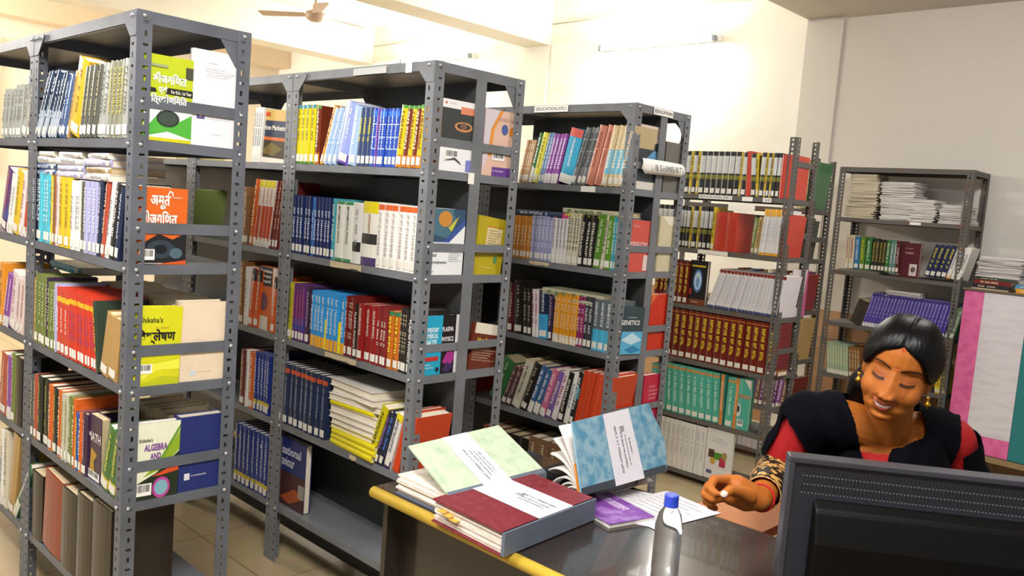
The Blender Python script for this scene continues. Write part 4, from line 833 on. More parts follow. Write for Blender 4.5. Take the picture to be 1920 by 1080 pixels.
faced('D1', 4, 1378, 1400, 712, .02, 'teal', [('r', 0, .3, 0, 1, '6fc0a8'), ('r', 0, 1, .63, .69, 'b08a6a'), ('e', .12, .38, .2, .13, 'ecebe4'), ('e', .12, .4, .1, .07, '3a3a3c'), ('b', .1, .6, .07, .2), ('p', ((.4, 1), (1, 1), (1, .8)), 'ddd8c8')], inset=.012, lab='teal journal fronted with round emblem at end of its row')
row('D1', 5, [(1215, 1317, 11, 788, 0, 'wjour')], w=.2)
faced('D1', 5, 1318, 1367, 806, .02, 'wjour', [('r', .12, .34, .42, .58, '4a3a2a'), ('r', .34, .62, .4, .54, '4f8a2a'), ('r', .55, .78, .28, .46, 'b0304a'), ('e', .3, .36, .1, .07, 'c0a03a'), ('e', .72, .5, .1, .08, 'a08a4a'), ('r', .1, .3, .1, .17, '5a5a78'), ('s', .2, .8, .72, .84, 2, 'b8b4c4'), ('s', .4, .9, .24, .26, 1, 'b9b5b9')], inset=.008, lab='white journal fronted with fruit pictures on lowest shelf of worn open rack')
endbook('D1', 2, 1487, 1512, 506, .02, 'pkw', [('p', ((.55, 0), (.8, .5), (.9, 1), (1, 1), (1, 0)), 'b85a84'), ('r', .05, .65, .68, .74, '8a4a2a'), ('r', .1, .4, .2, .42, '2a2622'), ('e', .25, .28, .1, .06, 'a8482a')], 'white and pink book at the open rack end near the wall rack', x=-.01)
endbook('D1', 1, 1487, 1505, 404, .03, 'rblk', [], 'red volume at second end of worn open rack', x=-.012)
flat('D1', 3, 1440, 1458, .776, .03, .12, 'brown', inset=.03)
# ---- far rack seen through the open one
for si, (top, cyc_) in enumerate(((300, ('mix5', 'mix1', 'grw')), (400, ('mix1', 'mix3', 'mix5', 'dkgrey', 'mix1', 'tan')), (502, ('boundr', 'mix2', 'crm2', 'mix3', 'mix4')), (590, ('mix3', 'mix2', 'dkgrey', 'mix1', 'tan')), (700, ('mix4', 'dkr2', 'white', 'mix4', 'purw', 'mix2')))):
    p0, p1 = (1490, 1545) if si == 0 else (1372, 1500); n = 5 if si == 0 else 16
    st = (p1 - p0) / n
    row('F1', si, [(p0 + st * i, p0 + st * (i + 1), 1, top + (i * 5 % 7) + i * .5, 4, cyc_[i % len(cyc_)]) for i in range(n)], w=.2)
row('F1', 4, [(1395, 1447, 5, 748, 0, 'dkgr')], w=.2, z=RACK['F1']['sh'][5] + .19) if False else None
row('F1', 5, [(1362, 1440, 8, 806, 0, 'gjour')], w=.2)
# ---- wall rack
row('E1', 1, [(1584, 1589, 1, 440, -2, 'wthin2'), (1590, 1599, 1, 441, -2, 'wthin2'), (1600, 1609, 1, 444, -2, 'blu3'), (1610, 1619, 1, 444, -2, 'grye'), (1620, 1630, 1, 446, -1, 'grn3'), (1631, 1657, 4, 449, 0, 'blk3'), (1657, 1664, 1, 450, 0, 'grn3'), (1664, 1677, 2, 452, 0, 'tealw'), (1677, 1684, 1, 452, -2, 'mar3'), (1731, 1772, 4, 458, 12, 'nav3'), (1772, 1780, 1, 460, 12, 'wor3'), (1781, 1802, 2, 462, 11, 'white')], w=.18, z=1.361 + .022)
faced('E1', 1, 1685, 1720, 456, .03, 'mar3', [('s', .2, .85, .66, .76, 1, 'd9b8b0'), ('s', .2, .8, .82, .86, 1, 'd9b8b0'), ('r', .5, .9, .06, .4, 'd9d0cc'), ('e', .7, .24, .13, .08, '6a5a54')], inset=.02, lab='maroon textbook with pale portrait panel on second shelf of wall rack') if True else None
row('E1', 2, [(1590, 1614, 1, 565, 14, 'dkbook'), (1615, 1768, 24, 556, (11, 9), 'pur3'), (1769, 1790, 2, 575, 11, 'grw3')], w=.2)
row('E1', 3, [(1550, 1590, 8, 645, -6, 'gwj'), (1591, 1612, 4, 652, -6, 'brown'), (1752, 1780, 4, 688, -8, 'ystr')], w=.2)
# sheets under the second-shelf books of the wall rack
def sheaf(name, c, sx, sy, h, rz, label, group, seed, cat='paper pile', tone='e6e1da', n=6):
    """a pile of loose sheets, each layer a little shifted"""
    rr = random.Random(seed); o = MB(); z = 0
    for i in range(n):
        t = h / n; dx, dy = rr.uniform(-.008, .008), rr.uniform(-.008, .008); a = rr.uniform(-.05, .05)
        k = len(o.v); o.box(-sx / 2, sx / 2, -sy / 2, sy / 2, z, z + t * .96)
        for j in range(k, len(o.v)):
            x, y, q = o.v[j]; o.v[j] = (x * math.cos(a) - y * math.sin(a) + dx, x * math.sin(a) + y * math.cos(a) + dy, q)
        z += t
    ob = o.build(name, two_tone('sheaf_%d' % seed, tone, 'b7b0a6', 90, .4, .62, .9, stretch=(.15, .15, 8)), loc=c, rot=(0, 0, rz))
    return tag(ob, label, cat, group)
rE = RACK['E1']; sd = 100
STK = [(1585, 1640, 326, 7, 'tall yellowed', 'dfd3b4'), (1645, 1712, 341, 6, 'tall white', 'e4e0e0'), (1702, 1752, 374, 4, 'low neat', 'e8e6e4'), (1757, 1811, 384, 4, 'lowest loose', 'e2dfe0')]
for (p0, p1, top, n, nm, tone) in STK:
    z = SE[0] + .001; y = rE['y0'] + .14; x0, x1 = xat(p0, rE['y0'] + .03, z), xat(p1, rE['y0'] + .03, z); zt = zat(top, (x0 + x1) / 2, rE['y0'] + .03); hh = (zt - z) / n
    for i in range(n):
        sd += 1
        sheaf('paper_bundle', ((x0 + x1) / 2 + random.uniform(-.008, .008), y, z + i * hh), (x1 - x0) * random.uniform(.88, 1), .22, hh * .97, random.uniform(-.07, .07), '%s bundle of papers from bottom of the %s pile, wall rack' % (ORD[i], nm), 'paper bundles on the wall rack', sd, tone=tone)
sd += 1; x0, x1 = xat(1570, rE['y0'] + .02, 1.37), xat(1646, rE['y0'] + .02, 1.37)
sheaf('paper_bundle', ((x0 + x1) / 2, rE['y0'] + .13, SE[1] + .001), x1 - x0, .2, .02, 0, 'thin white sheaf under the books on second shelf of wall rack', 'paper bundles on the wall rack', sd)
sd += 1; x0, x1 = xat(1664, rE['y0'] + .05, 1.2), xat(1728, rE['y0'] + .05, 1.2)
sheaf('paper_bundle', ((x0 + x1) / 2, rE['y0'] + .1, zat(559, (x0 + x1) / 2, rE['y0'] + .02)), x1 - x0, .17, .045, .06, 'grey sheaf lying on top of the violet journals', 'paper bundles on the wall rack', sd, tone='cfcbc8')
for j in range(3):
    sd += 1; x0, x1 = xat(1715, rE['y0'] + .05, .62), xat(1778, rE['y0'] + .05, .62)
    sheaf('paper_bundle', ((x0 + x1) / 2, rE['y0'] + .13, SE[4] + .001 + j * .07), x1 - x0, .2, .066, .03 * j, '%s white paper bundle from bottom on lowest shelf of wall rack' % ORD[j], 'paper bundles on the wall rack', sd)

# ---- name every book so that its label singles it out
_cnt = {}; _tot = {}
for (o, d, where, lab) in _named: 
    if not lab: _tot[(d, where)] = _tot.get((d, where), 0) + 1
for (o, d, where, lab) in _named:
    if lab: o['label'] = lab; continue
    k = (d, where); _cnt[k] = _cnt.get(k, 0) + 1
    o['label'] = ('%s %s from %s on %s' % (ORD[_cnt[k] - 1], d, 'open end' if where.startswith('back') else 'left', where)) if _tot[k] > 1 else ('%s on %s' % (d, where))
print('BOOKS', len(_named), {k: sum(1 for a in _named if a[0].name.split('.')[0] == k) for k in set(a[0].name.split('.')[0] for a in _named)}, 'longest', max(len(a[0]['label'].split()) for a in _named))
# ================================================================== desk, ledgers, monitor, cupboard
ZD = 0.80
m_desk = mat('2b2420', 0.22, noise=.2, scale=8, coat=.3)
desk = empty('office_desk', (-1.921, 1.467, 0))
DX, DY = 2.15, 0.69
bevel(MB().box(0.004, DX, 0.018, DY, ZD - .03, ZD).build('desk_top', m_desk, desk), .003)
MB().tube([(0.012, 0.012, ZD - .014), (DX, 0.012, ZD - .014)], 0.0165, 14).build('edge_lipping', mat('c9a83a', 0.4, noise=.15, scale=20), desk, smooth=True)
MB().box(0.03, 0.05, 0.04, DY - .03, 0.0, ZD - .03).build('side_panel', m_desk, desk)
MB().box(DX - .05, DX - .03, 0.04, DY - .03, 0.0, ZD - .03).build('side_panel', m_desk, desk)
MB().box(0.05, DX - .05, 0.1, 0.118, 0.2, ZD - .03).build('modesty_panel', m_desk, desk)
tag(desk, 'dark laminate desk with yellow rounded edge in front of the racks', 'desk')
st = empty('side_table', (-1.267, 2.16, 0)); m_tan = mat('a8683a', 0.4, noise=.12, scale=14)
bevel(MB().box(0, .24, 0, .62, ZD - .03, ZD).build('table_top', m_tan, st), .003)
for x in (.02, .19):
    for y in (.02, .57): MB().box(x, x + .03, y, y + .03, 0, ZD - .03).build('leg', m_tan, st)
tag(st, 'tan wooden side table under the woman\'s hand', 'table')

def quad_slab(c, t, up):
    """slab on four corners c (counter-clockwise seen from up), thickness t below"""
    c = [Vector(p) for p in c]; n = Vector(up).normalized() * t
    return MB().add(c + [p - n for p in c], [(0, 1, 2, 3), (7, 6, 5, 4), (0, 4, 5, 1), (1, 5, 6, 2), (2, 6, 7, 3), (3, 7, 4, 0)])
def lerp4(c, u, v): return c[0] * (1 - u) * (1 - v) + c[1] * u * (1 - v) + c[2] * u * v + c[3] * (1 - u) * v
def label_band(c, v0, v1, n, parent, lines, name='paper_label'):
    """white slip across a cover: u along first edge, v along second"""
    c = [Vector(p) for p in c]; nn = (c[1] - c[0]).cross(c[3] - c[0]).normalized()
    q = [lerp4(c, 0, v0), lerp4(c, 1, v0), lerp4(c, 1, v1), lerp4(c, 0, v1)]
    o = obj(name, mesh(name, [p + nn * .0012 for p in q], [(0, 1, 2, 3)], mat('d8d6de', .6, noise=.04, scale=12)), parent)
    v = []; f = []
    for i, (a0, a1, b0, b1) in enumerate(lines):
        P = lerp4(q, a0, b0) + nn * .0018; ax = (lerp4(q, a1, b0) - lerp4(q, a0, b0)); ay = (lerp4(q, a0, b1) - lerp4(q, a0, b0))
        k = len(v); vv, ff = put_text(scribble_raw(26, 40 + i), P, tuple(ax.normalized()), tuple(ay.normalized()), ax.length, ay.length); v += vv; f += [tuple(j + k for j in g) for g in ff]
    obj('label_print', mesh('label_print', v, f, mat('5a5a64', .6, noise=0)), o)
    return o
m_pgs = two_tone('ledger_pages', 'eee4da', 'cdbfb4', 60, .38, .66, .85, stretch=(.4, .4, 9))
m_buck = mat('5f6878', 0.5, noise=.1)
def page_block(x0, x1, y0, y1, z0, z1, parent, rz=0):
    mb = MB(); n = 9
    for i in range(n):
        a, b_ = z0 + (z1 - z0) * i / n, z0 + (z1 - z0) * (i + .93) / n; j = .004 * math.sin(i * 2.1)
        mb.box(x0 + j, x1, y0 + .004 * math.cos(i * 1.7), y1 + j, a, b_)
    return mb.build('page_block', m_pgs, parent)
LN = [(.30, .66, .62, .70), (.34, .72, .46, .52), (.30, .7, .32, .37), (.36, .64, .2, .25)]
# mint ledger, cover lifted along its open side
x0, x1, y0, y1 = -1.835, -1.60, 1.50, 1.875; zt = ZD + .062
L1 = empty('ledger', (x0, y0, ZD))
def loc(o, pts): return [Vector(p) - o.location for p in pts]
page_block(.004, x1 - x0 - .004, .004, y1 - y0 - .004, .004, .056, L1)
MB().box(0, x1 - x0, 0, y1 - y0, 0, .004).build('back_board', m_buck, L1)
c = [Vector((x1, y0 - .005, zt)), Vector((x1 + .004, y1 + .005, zt)), ony(935, 797, y1 + .02), ony(766, 836, y0 + .015)]
cl = loc(L1, c); up = (cl[1] - cl[0]).cross(cl[3] - cl[0]).normalized()
m_mint = two_tone('mint_marbled_board', 'b9c8ae', '9fb39a', 26, .45, .75, .5, .03)
quad_slab(cl, .005, up).build('front_board', m_mint, L1)
MB().box(x1 - x0 - .003, x1 - x0 + .006, -.004, y1 - y0 + .006, 0, .06).build('spine', m_buck, L1)
quad_slab([lerp4(cl, 0, 0) + up * .0006, lerp4(cl, 1, 0) + up * .0006, lerp4(cl, 1, .07) + up * .0006, lerp4(cl, 0, .07) + up * .0006], .0004, up).build('cloth_corner', m_buck, L1)
label_band([cl[3], cl[0], cl[1], cl[2]], .34, .62, 0, L1, [(.30, .9, .3, .38), (.34, .84, .48, .54), (.36, .8, .62, .67), (.4, .78, .74, .79)])
tag(L1, 'thick mint-covered ledger lying open-mouthed at the desk corner', 'ledger', 'ledgers on the desk')
# maroon ledger lying flat
zm = ZD + .064
P = [onz(812, 934, zm), onz(985, 882, zm), onz(1115, 934, zm)]
P.append(P[0] + (P[2] - P[1])); L2 = empty('ledger', (P[0].x, P[0].y, ZD))
# order: near-left, near-right(bottom), far-right, far-left
cl = loc(L2, [P[0], P[3], P[2], P[1]]); m_mar = two_tone('maroon_cloth_board', '74222e', '8a3a44', 45, .5, .8, .45, .03)
quad_slab(cl, .005, (0, 0, 1)).build('front_board', m_mar, L2)
quad_slab([p - Vector((0, 0, .059)) for p in cl], .004, (0, 0, 1)).build('back_board', m_mar, L2)
cc = sum(cl, Vector()) / 4
for i in range(8):
    q = [cc + (p - cc) * (.965 + .01 * math.sin(i * 2.3)) for p in cl]; q = [Vector((p.x, p.y, .006 + .0525 * (i + 1) / 8)) for p in q]
    quad_slab(q, .0058, (0, 0, 1)).build('page_section', m_pgs, L2)
sp = [cl[1], cl[2]]; nrm = (sp[1] - sp[0]).cross(Vector((0, 0, 1))).normalized()
quad_slab([sp[0] + nrm * .006, sp[1] + nrm * .006, sp[1] - nrm * .004, sp[0] - nrm * .004], .06, (0, 0, 1)).build('spine', m_buck, L2)
label_band([cl[0], cl[1], cl[2], cl[3]], .36, .74, 0, L2, [(.46, .92, .62, .68), (.52, .9, .5, .54), (.5, .86, .4, .44), (.42, .52, .5, .62)])
for j, (a, b_) in enumerate(((-.008, .05), (-.006, .085), (-.009, .12))):
    q = cl[0] + (cl[1] - cl[0]) * (.12 + j * .09); dy = (cl[3] - cl[0]).normalized()
    ex = (cl[1] - cl[0]).normalized()
    quad_slab([q - dy * .012 + Vector((0, 0, -.02 - j * .004)), q + ex * .025 - dy * .012 + Vector((0, 0, -.02 - j * .004)), q + ex * .025 + dy * .03 + Vector((0, 0, -.02 - j * .004)), q + dy * .03 + Vector((0, 0, -.02 - j * .004))], .0012, (0, 0, 1)).build('page_marker', mat('e0a040', .6, noise=0), L2)
tag(L2, 'maroon cloth ledger with white slip lying flat on the desk', 'ledger', 'ledgers on the desk')
# black box file under the blue ledger
bf = empty('box_file', (-1.66, 1.93, ZD)); bevel(MB().box(0, .20, 0, .24, 0, .05).build('case', mat('1e1e20', .4, noise=.1), bf), .004)
MB().box(.2, .2025, .02, .22, .008, .042).build('spine_label', mat('6a6c70', .5), bf)
tag(bf, 'black box file lying under the propped blue ledger', 'box file')
# blue ledger, front board flung up, pages fanned
zb = ZD + .056
BL, BR = onz(1091, 930, zb), onz(1251, 884, zb); dirY = (BR - BL).normalized()
TL = ony(1073, 791, BL.y + .03); _n = (BR - BL).cross(TL - BL).normalized()
def onplane(px, py):
    d = Vector(FW + RT * (px - 960) / F_PX + UP * (540 - py) / F_PX); c0 = Vector(CAM); return c0 + d * ((BL - c0).dot(_n) / d.dot(_n))
TR = onplane(1216, 756); BR2 = onplane(1247, 826)
L3 = empty('ledger', (BL.x, BL.y, zb)); cl = loc(L3, [BL, BR, TR, TL]); up = (cl[1] - cl[0]).cross(cl[3] - cl[0]).normalized()
m_blue = two_tone('blue_marbled_board', '86a9b8', '4f88a6', 30, .42, .62, .45, .03)
cc = loc(L3, [BR2])[0]; v = [cl[0], cl[1], cc, cl[2], cl[3]]
slab = MB().add([p for p in v] + [p - up * .006 for p in v], [(0, 1, 2, 3, 4), (9, 8, 7, 6, 5), (0, 5, 6, 1), (1, 6, 7, 2), (2, 7, 8, 3), (3, 8, 9, 4), (4, 9, 5, 0)]); slab.build('front_board', m_blue, L3)
label_band([cl[3], cl[0], cl[1], cl[2]], .37, .71, 0, L3, [(.2, .86, .30, .37), (.3, .8, .48, .54), (.34, .78, .62, .66), (.4, .62, .74, .79), (.22, .3, .5, .66)])
quad_slab([lerp4(cl, 0, 0) + up * .0008, lerp4(cl, 1, 0) + up * .0008, lerp4(cl, 1, .1) + up * .0008, lerp4(cl, 0, .1) + up * .0008], .0004, up).build('cloth_strip', mat('3a4148', .35, noise=.1), L3)
wv = (cl[3] - cl[0]); hw = (cl[1] - cl[0]); out = Vector((wv.x, wv.y, 0)).normalized()
bang = math.degrees(math.atan2(wv.z, Vector((wv.x, wv.y)).length)); print('board angle', bang)
for i in range(9):                        # fanned page bundles, each a curved sheet with thickness
    a0 = R(bang - 15 - i * 7); n = 10; vv = []; L = .215 - .004 * i; drop = .25 + i * .14; th = .0045
    p = out * .012 + Vector((0, 0, .003)); ang = a0; pts = []
    for k in range(n + 1):
        pts.append(p.copy()); p = p + (out * math.cos(ang) + Vector((0, 0, 1)) * math.sin(ang)) * (L / n); ang -= R(1.5 + i * 1.6)
    pts = [Vector((q.x, q.y, max(q.z, -zb + ZD + .004 + .003 * (8 - i)))) for q in pts]
    mb = MB(); f = []
    for q in pts:
        vv += [q + hw * (.01 + .004 * (i % 3)), q + hw * (.985 - .006 * (i % 2)), q + hw * (.985 - .006 * (i % 2)) + Vector((0, 0, th)), q + hw * (.01 + .004 * (i % 3)) + Vector((0, 0, th))]
    for k in range(n):
        a = 4 * k
        for j in range(4): f.append((a + j, a + (j + 1) % 4, a + 4 + (j + 1) % 4, a + 4 + j))
    f += [(3, 2, 1, 0), tuple(range(4 * n, 4 * n + 4))]
    mb.add(vv, f).build('page_section', mat('dcd6d2', .8, noise=.05), L3, smooth=False)
quad_slab([Vector((0, 0, .004)) + out * .015, Vector((0, 0, .004)) + out * .05, hw + out * .05 + Vector((0, 0, .004)), hw + out * .015 + Vector((0, 0, .004))], .004, (0, 0, 1)).build('spine', mat('23262a', .4), L3)
e0 = cl[0] + wv * .02 - up * .008; quad_slab([e0 - hw * .004, e0 + hw * .01, e0 + wv * .42 + hw * .01, e0 + wv * .42 - hw * .004], .006, up).build('orange_divider', mat('c9781c', .5), L3)
tag(L3, 'blue marbled ledger propped up with its pages fanned out', 'ledger', 'ledgers on the desk')
# purple booklet, loose sheets
pb = empty('booklet', onz(1135, 948, ZD + .012)); pb.location.z = ZD + .0004; pb.rotation_euler = (0, 0, R(-14))
MB().box(-.12, .12, -.08, .08, 0, .011).build('booklet_pages', mat('e2ddd8', .7), pb)
MB().box(-.122, .122, -.082, .082, .0112, .0125).build('front_cover', two_tone('purple_cover', '7a3f9a', 'a888c0', 30, .5, .75, .3), pb)
v, f = put_text(scribble_raw(16, 5), (-.1, .02, .0128), (1, 0, 0), (0, 1, 0), .15, .03); obj('cover_print', mesh('cover_print', v, f, mat('d9c9e6', .5, noise=0)), pb)
tag(pb, 'purple glossy booklet beside the maroon ledger', 'booklet')
for k, (px, py, rz, lab) in enumerate(((1205, 940, 22, 'white sheet of paper peeping from behind the purple booklet'), (1262, 948, -8, 'printed white sheet lying under the water bottle'))):
    p = onz(px, py, ZD); sh = empty('paper_sheet', (p.x, p.y - .06, ZD + .0006 + .0012 * k), R(rz))
    MB().box(-.105, .105, -.14, .14, 0, .0006).build('sheet', mat('d6d3d9', .7, noise=.02), sh)
    vv = []; ff = []
    for i in range(9):
        a, g = put_text(scribble_raw(30, i), (-.085, .11 - i * .024, .0009), (1, 0, 0), (0, 1, 0), .13 + .03 * (i % 2), .006); q = len(vv); vv += a; ff += [tuple(j + q for j in z_) for z_ in g]
    obj('sheet_print', mesh('sheet_print', vv, ff, mat('8a8a94', .7, noise=0)), sh); tag(sh, lab, 'paper sheet')
# water bottle
p = onz(1260, 928, 1.015); bt = empty('water_bottle', (p.x, p.y, ZD + .002))
mg = bpy.data.materials.new('clear_plastic'); mg.use_nodes = True; b = mg.node_tree.nodes['Principled BSDF']; b.inputs['Transmission Weight'].default_value = .95; b.inputs['Roughness'].default_value = .05; b.inputs['IOR'].default_value = 1.06; b.inputs['Base Color'].default_value = (.97, .985, 1.0, 1)
MB().lathe([(0, 0), (.028, 0), (.032, .006), (.032, .05), (.03, .055), (.032, .06), (.032, .11), (.03, .115), (.032, .12), (.032, .14), (.026, .168), (.014, .186), (.0125, .192), (.0125, .2), (0, .2)], 28).build('bottle_body', mg, bt, smooth=True)
MB().lathe([(.0125, .187), (.017, .187), (.017, .192), (.0165, .194), (.0165, .212), (.015, .2145), (0, .2145)], 28).build('cap', mat('2f49c9', .35, noise=.05), bt, smooth=False)
tag(bt, 'clear plastic water bottle with a blue screw cap', 'bottle')
# monitor seen from behind
A = onz(1480, 853, 1.22); B = onz(1921, 901, 1.22); tdir = (B - A); tdir.z = 0; tdir.normalize(); W = .53; Hm = .35
mo = empty('monitor', (A.x + tdir.x * W / 2, A.y + tdir.y * W / 2, ZD + .0005), math.atan2(tdir.y, tdir.x))
m_pl = mat('26262e', .45, noise=.08, scale=40, spec=.3); zt = 1.22 - ZD
# back shell: rim frame round a recessed panel, then the bulging lower housing (local -y faces the viewer)
def frame(x0, x1, z0, z1, b_, y0, y1):
    mb = MB()
    for q in ((x0, x1, z1 - b_, z1), (x0, x1, z0, z0 + b_), (x0, x0 + b_, z0 + b_, z1 - b_), (x1 - b_, x1, z0 + b_, z1 - b_)): mb.box(q[0], q[1], y0, y1, q[2], q[3])
    return mb
rim = frame(-W / 2, W / 2, zt - Hm, zt, .011, -.012, .028).build('rim', mat('34343c', .35, noise=.06, spec=.4), mo)
bevel(rim, .002)
MB().box(-W / 2 + .011, W / 2 - .011, -.006, .02, zt - Hm + .011, zt - .011).build('back_panel', m_pl, mo)
bevel(MB().prism([(-.006, zt - .075), (-.03, zt - .092), (-.052, zt - .15), (-.052, zt - Hm + .05), (-.006, zt - Hm + .02)], 0, -W / 2 + .05, W / 2 - .05).build('housing', mat('070606', .45, noise=.05, spec=.15), mo), .006)
sl = MB(); dots = MB()
for r_ in range(3):
    for k in range(74):
        x = -W / 2 + .028 + k * .0065 + (.00325 if r_ % 2 else 0); z = zt - .020 - r_ * .0165
        if x > W / 2 - .028: continue
        sl.box(x - .0013, x + .0013, -.0066, -.0061, z - .0125, z)
        dots.box(x - .0012, x + .0012, -.0068, -.0061, z - .0152, z - .0134)
o = sl.build('vent_slots', mat('030304', .8, noise=0), mo); o['kind'] = 'stuff'
o = dots.build('vent_pips', mat('77777e', .3, noise=0), mo); o['kind'] = 'stuff'
MB().box(-W / 2 + .012, W / 2 - .012, .0205, .0215, zt - Hm + .012, zt - .012).build('screen', mat('0a0b0d', .15, noise=0), mo)
MB().box(-.03, .03, -.03, .0, .012, zt - Hm + .06).build('stand_neck', m_pl, mo)
MB().lathe([(0, .012), (.1, .011), (.115, .004), (.115, 0), (0, 0)], 28).build('stand_foot', m_pl, mo, loc=(0, -.01, 0))
tag(mo, 'black computer monitor seen from behind with slotted vents', 'monitor')

# cupboard with pink-bordered paper front, stacks on top
YC = 6.0; xl = ony(1807, 560, YC).x; xw = ony(1845, 560, YC).x; xt = ony(1924, 600, YC).x
cb = empty('cupboard', (xl, YC, 0)); zt_, zb_ = 1.335, .285; Wc = 1.0
m_teal = mat('1f7478', .5, noise=.08); m_pink = two_tone('pink_crepe_paper', 'd9699f', 'c9508c', 18, .4, .7, .7, .08)
MB().box(0, Wc, .006, .5, zb_, zt_).build('carcass', m_teal, cb)
MB().box(.002, xw - xl, .0, .0058, zb_ + .03, zt_ - .004).build('pink_border', m_pink, cb)
MB().box(.002, xt - xl, -.0012, .0058, zb_ + .004, zb_ + .12).build('pink_border', m_pink, cb)
MB().box(xw - xl + .0005, xt - xl, -.0006, .0058, zb_ + .121, zt_ - .004).build('white_paper_front', two_tone('creased_paper', 'd2cdd2', 'c6c0c6', 5, .45, .7, .75, .1, stretch=(1, 1, 6)), cb)
MB().box(xt - xl + .003, Wc, -.004, .0058, zb_ + .004, zt_ - .004).build('teal_door', m_teal, cb)
MB().box(-.01, Wc + .01, -.02, .51, zb_ - .035, zb_ - .001).build('stand_rail', mat('8a7450', .6), cb)
MB().box(-.012, Wc, -.008, .5, zt_ + .0005, zt_ + .012).build('top_board', mat('6b5a44', .6), cb)
for x in (0.01, Wc - .05):
    for y in (.02, .42): MB().box(x, x + .04, y, y + .04, 0, zb_ - .036).build('leg', mat('3a332c', .6), cb)
tag(cb, 'cupboard fronted with white paper and pink borders beside the wall rack', 'cupboard')
zc = zt_ + .0125; yb = YC + .02
def on_top(px0, px1, z, t, col, label, name='hardcover_book', d=.2, cat='book', txt=None):
    x0, x1 = xat(px0, yb, z), xat(px1, yb, z); o = empty(name, (x0, yb, z)); L = x1 - x0
    mb = MB().box(0, L, 0, .003, 0, t).box(0, L, .003, d, 0, .003).box(0, L, .003, d, t - .003, t); mb.build('cover', cov(col), o)
    MB().box(.003, L - .004, .003, d - .004, .0031, t - .0031).build('page_block', m_page_flat, o)
    v, f = put_text(scribble_raw(12, len(label)), (L * .15, -.0008, t * .3), (1, 0, 0), (0, 0, 1), L * .5, t * .4); obj('spine_title', mesh('spine_title', v, f, mat('e6d8b0', .5, noise=0)), o)
    tag(o, label, cat, 'books on the cupboard'); return o
z = zc
for (p0, p1, t, col, lab) in ((1822, 1890, .008, 'b9a988', 'thin tan booklet at the bottom of cupboard-top pile'), (1824, 1888, .024, '23222c', 'black hardback low in the cupboard-top pile'), (1826, 1896, .03, '6e1d1f', 'dark red hardback in the cupboard-top pile'), (1828, 1894, .014, '2c4a34', 'green hardback on the red one, cupboard-top pile')):
    on_top(p0, p1, z, t, col, lab); z += t + .0008
x0, x1 = xat(1830, yb, z), xat(1912, yb, z)
for i in range(4):
    sd += 1; sheaf('paper_bundle', ((x0 + x1) / 2 + .006 * (i % 2), yb + .12, z), x1 - x0, .24, .033, .02 * (i - 1), '%s bundle of papers from bottom on the cupboard-top pile' % ORD[i], 'paper bundles on the cupboard', sd, tone='dcd8dc', n=9); z += .034
z = zc
for (t, col, lab) in ((.03, 'd99a2a', 'orange-yellow hardback at the cupboard edge'), (.02, '3f8fc0', 'sky blue book on the orange hardback, cupboard top')): on_top(1904, 1960, z, t, col, lab); z += t + .0008
# thin cables along the wall behind the wall rack
for (py0, py1, lab) in ((630, 640, 'upper thin blue cable strung along wall behind wall rack'), (690, 696, 'lower thin grey cable strung along wall behind wall rack')):
    yy = YB - .04; p0 = ony(1528, py0, yy); p1 = ony(1740, py1 + 12, yy)
    pts = [p0 + (p1 - p0) * (i / 12) - Vector((0, 0, .02 * math.sin(PI * i / 12))) for i in range(13)]
    tag(MB().tube(pts, .003, 6).build('cable', mat('3a4a78' if py0 == 630 else '5a5a5c', .5, noise=0), smooth=True), lab, 'cable', 'cables on the wall')
# ================================================================== the seated woman
def pxd(px, py, d): return np.array(atd(px, py, d))
def sphere_v(c, r, R3=None, nu=24, nv=14):
    v = []; f = []
    for i in range(nv + 1):
        th = PI * i / nv
        for k in range(nu):
            ph = 2 * PI * k / nu; v.append((math.sin(th) * math.cos(ph), math.cos(th), math.sin(th) * math.sin(ph)))
    for i in range(nv):
        for k in range(nu): f.append((i * nu + k, (i + 1) * nu + k, (i + 1) * nu + (k + 1) % nu, i * nu + (k + 1) % nu))
    v = np.array(v) * np.array(r)
    if R3 is not None: v = v @ R3.T
    return v + np.array(c), f
class Blob:
    def __init__(s): s.mb = MB()
    def ball(s, c, r, R3=None): v, f = sphere_v(c, r if hasattr(r, '__len__') else (r, r, r), R3); s.mb.add(v, f)
    def limb(s, pts, rads, flat=None):
        """chain of tapering capsules"""
        pts = [np.array(p, float) for p in pts]
        for i, p in enumerate(pts): s.ball(p, rads[i])
        for i in range(len(pts) - 1):
            n = 6; s.mb.tube([tuple(pts[i] + (pts[i + 1] - pts[i]) * k / n) for k in range(n + 1)], [rads[i] + (rads[i + 1] - rads[i]) * k / n for k in range(n + 1)], 18)
HS = 1.07
Hc = pxd(1684, 694, 2.13)
toC = CAM - Hc; toC /= np.linalg.norm(toC)
rl = R(20); u0 = UP * math.cos(rl) + RT * math.sin(rl); u0 = u0 - toC * (u0 @ toC); u0 /= np.linalg.norm(u0)
r0 = np.cross(u0, toC)                                   # image right
pit = R(17); fz = toC * math.cos(pit) - u0 * math.sin(pit); uy = u0 * math.cos(pit) + toC * math.sin(pit)
yw = R(-3); hx = r0 * math.cos(yw) - fz * math.sin(yw); fz = fz * math.cos(yw) + r0 * math.sin(yw)
HR = np.stack([hx, uy, fz], 1)                           # columns: head right, up, forward
def hw_(p): return Hc + HR @ (np.array(p) * HS)          # head local -> world
def hl_(P): return ((P - Hc) @ HR) / HS                  # world -> head local
B_ = Blob()
B_.ball(hw_((0, .036, -.018)), np.array((.074, .086, .094)) * HS, HR)
B_.ball(hw_((0, -.03, .012)), np.array((.0675, .084, .074)) * HS, HR)
B_.ball(hw_((0, -.070, .034)), np.array((.052, .042, .044)) * HS, HR)
B_.ball(hw_((0, -.094, .05)), np.array((.028, .02, .024)) * HS, HR)
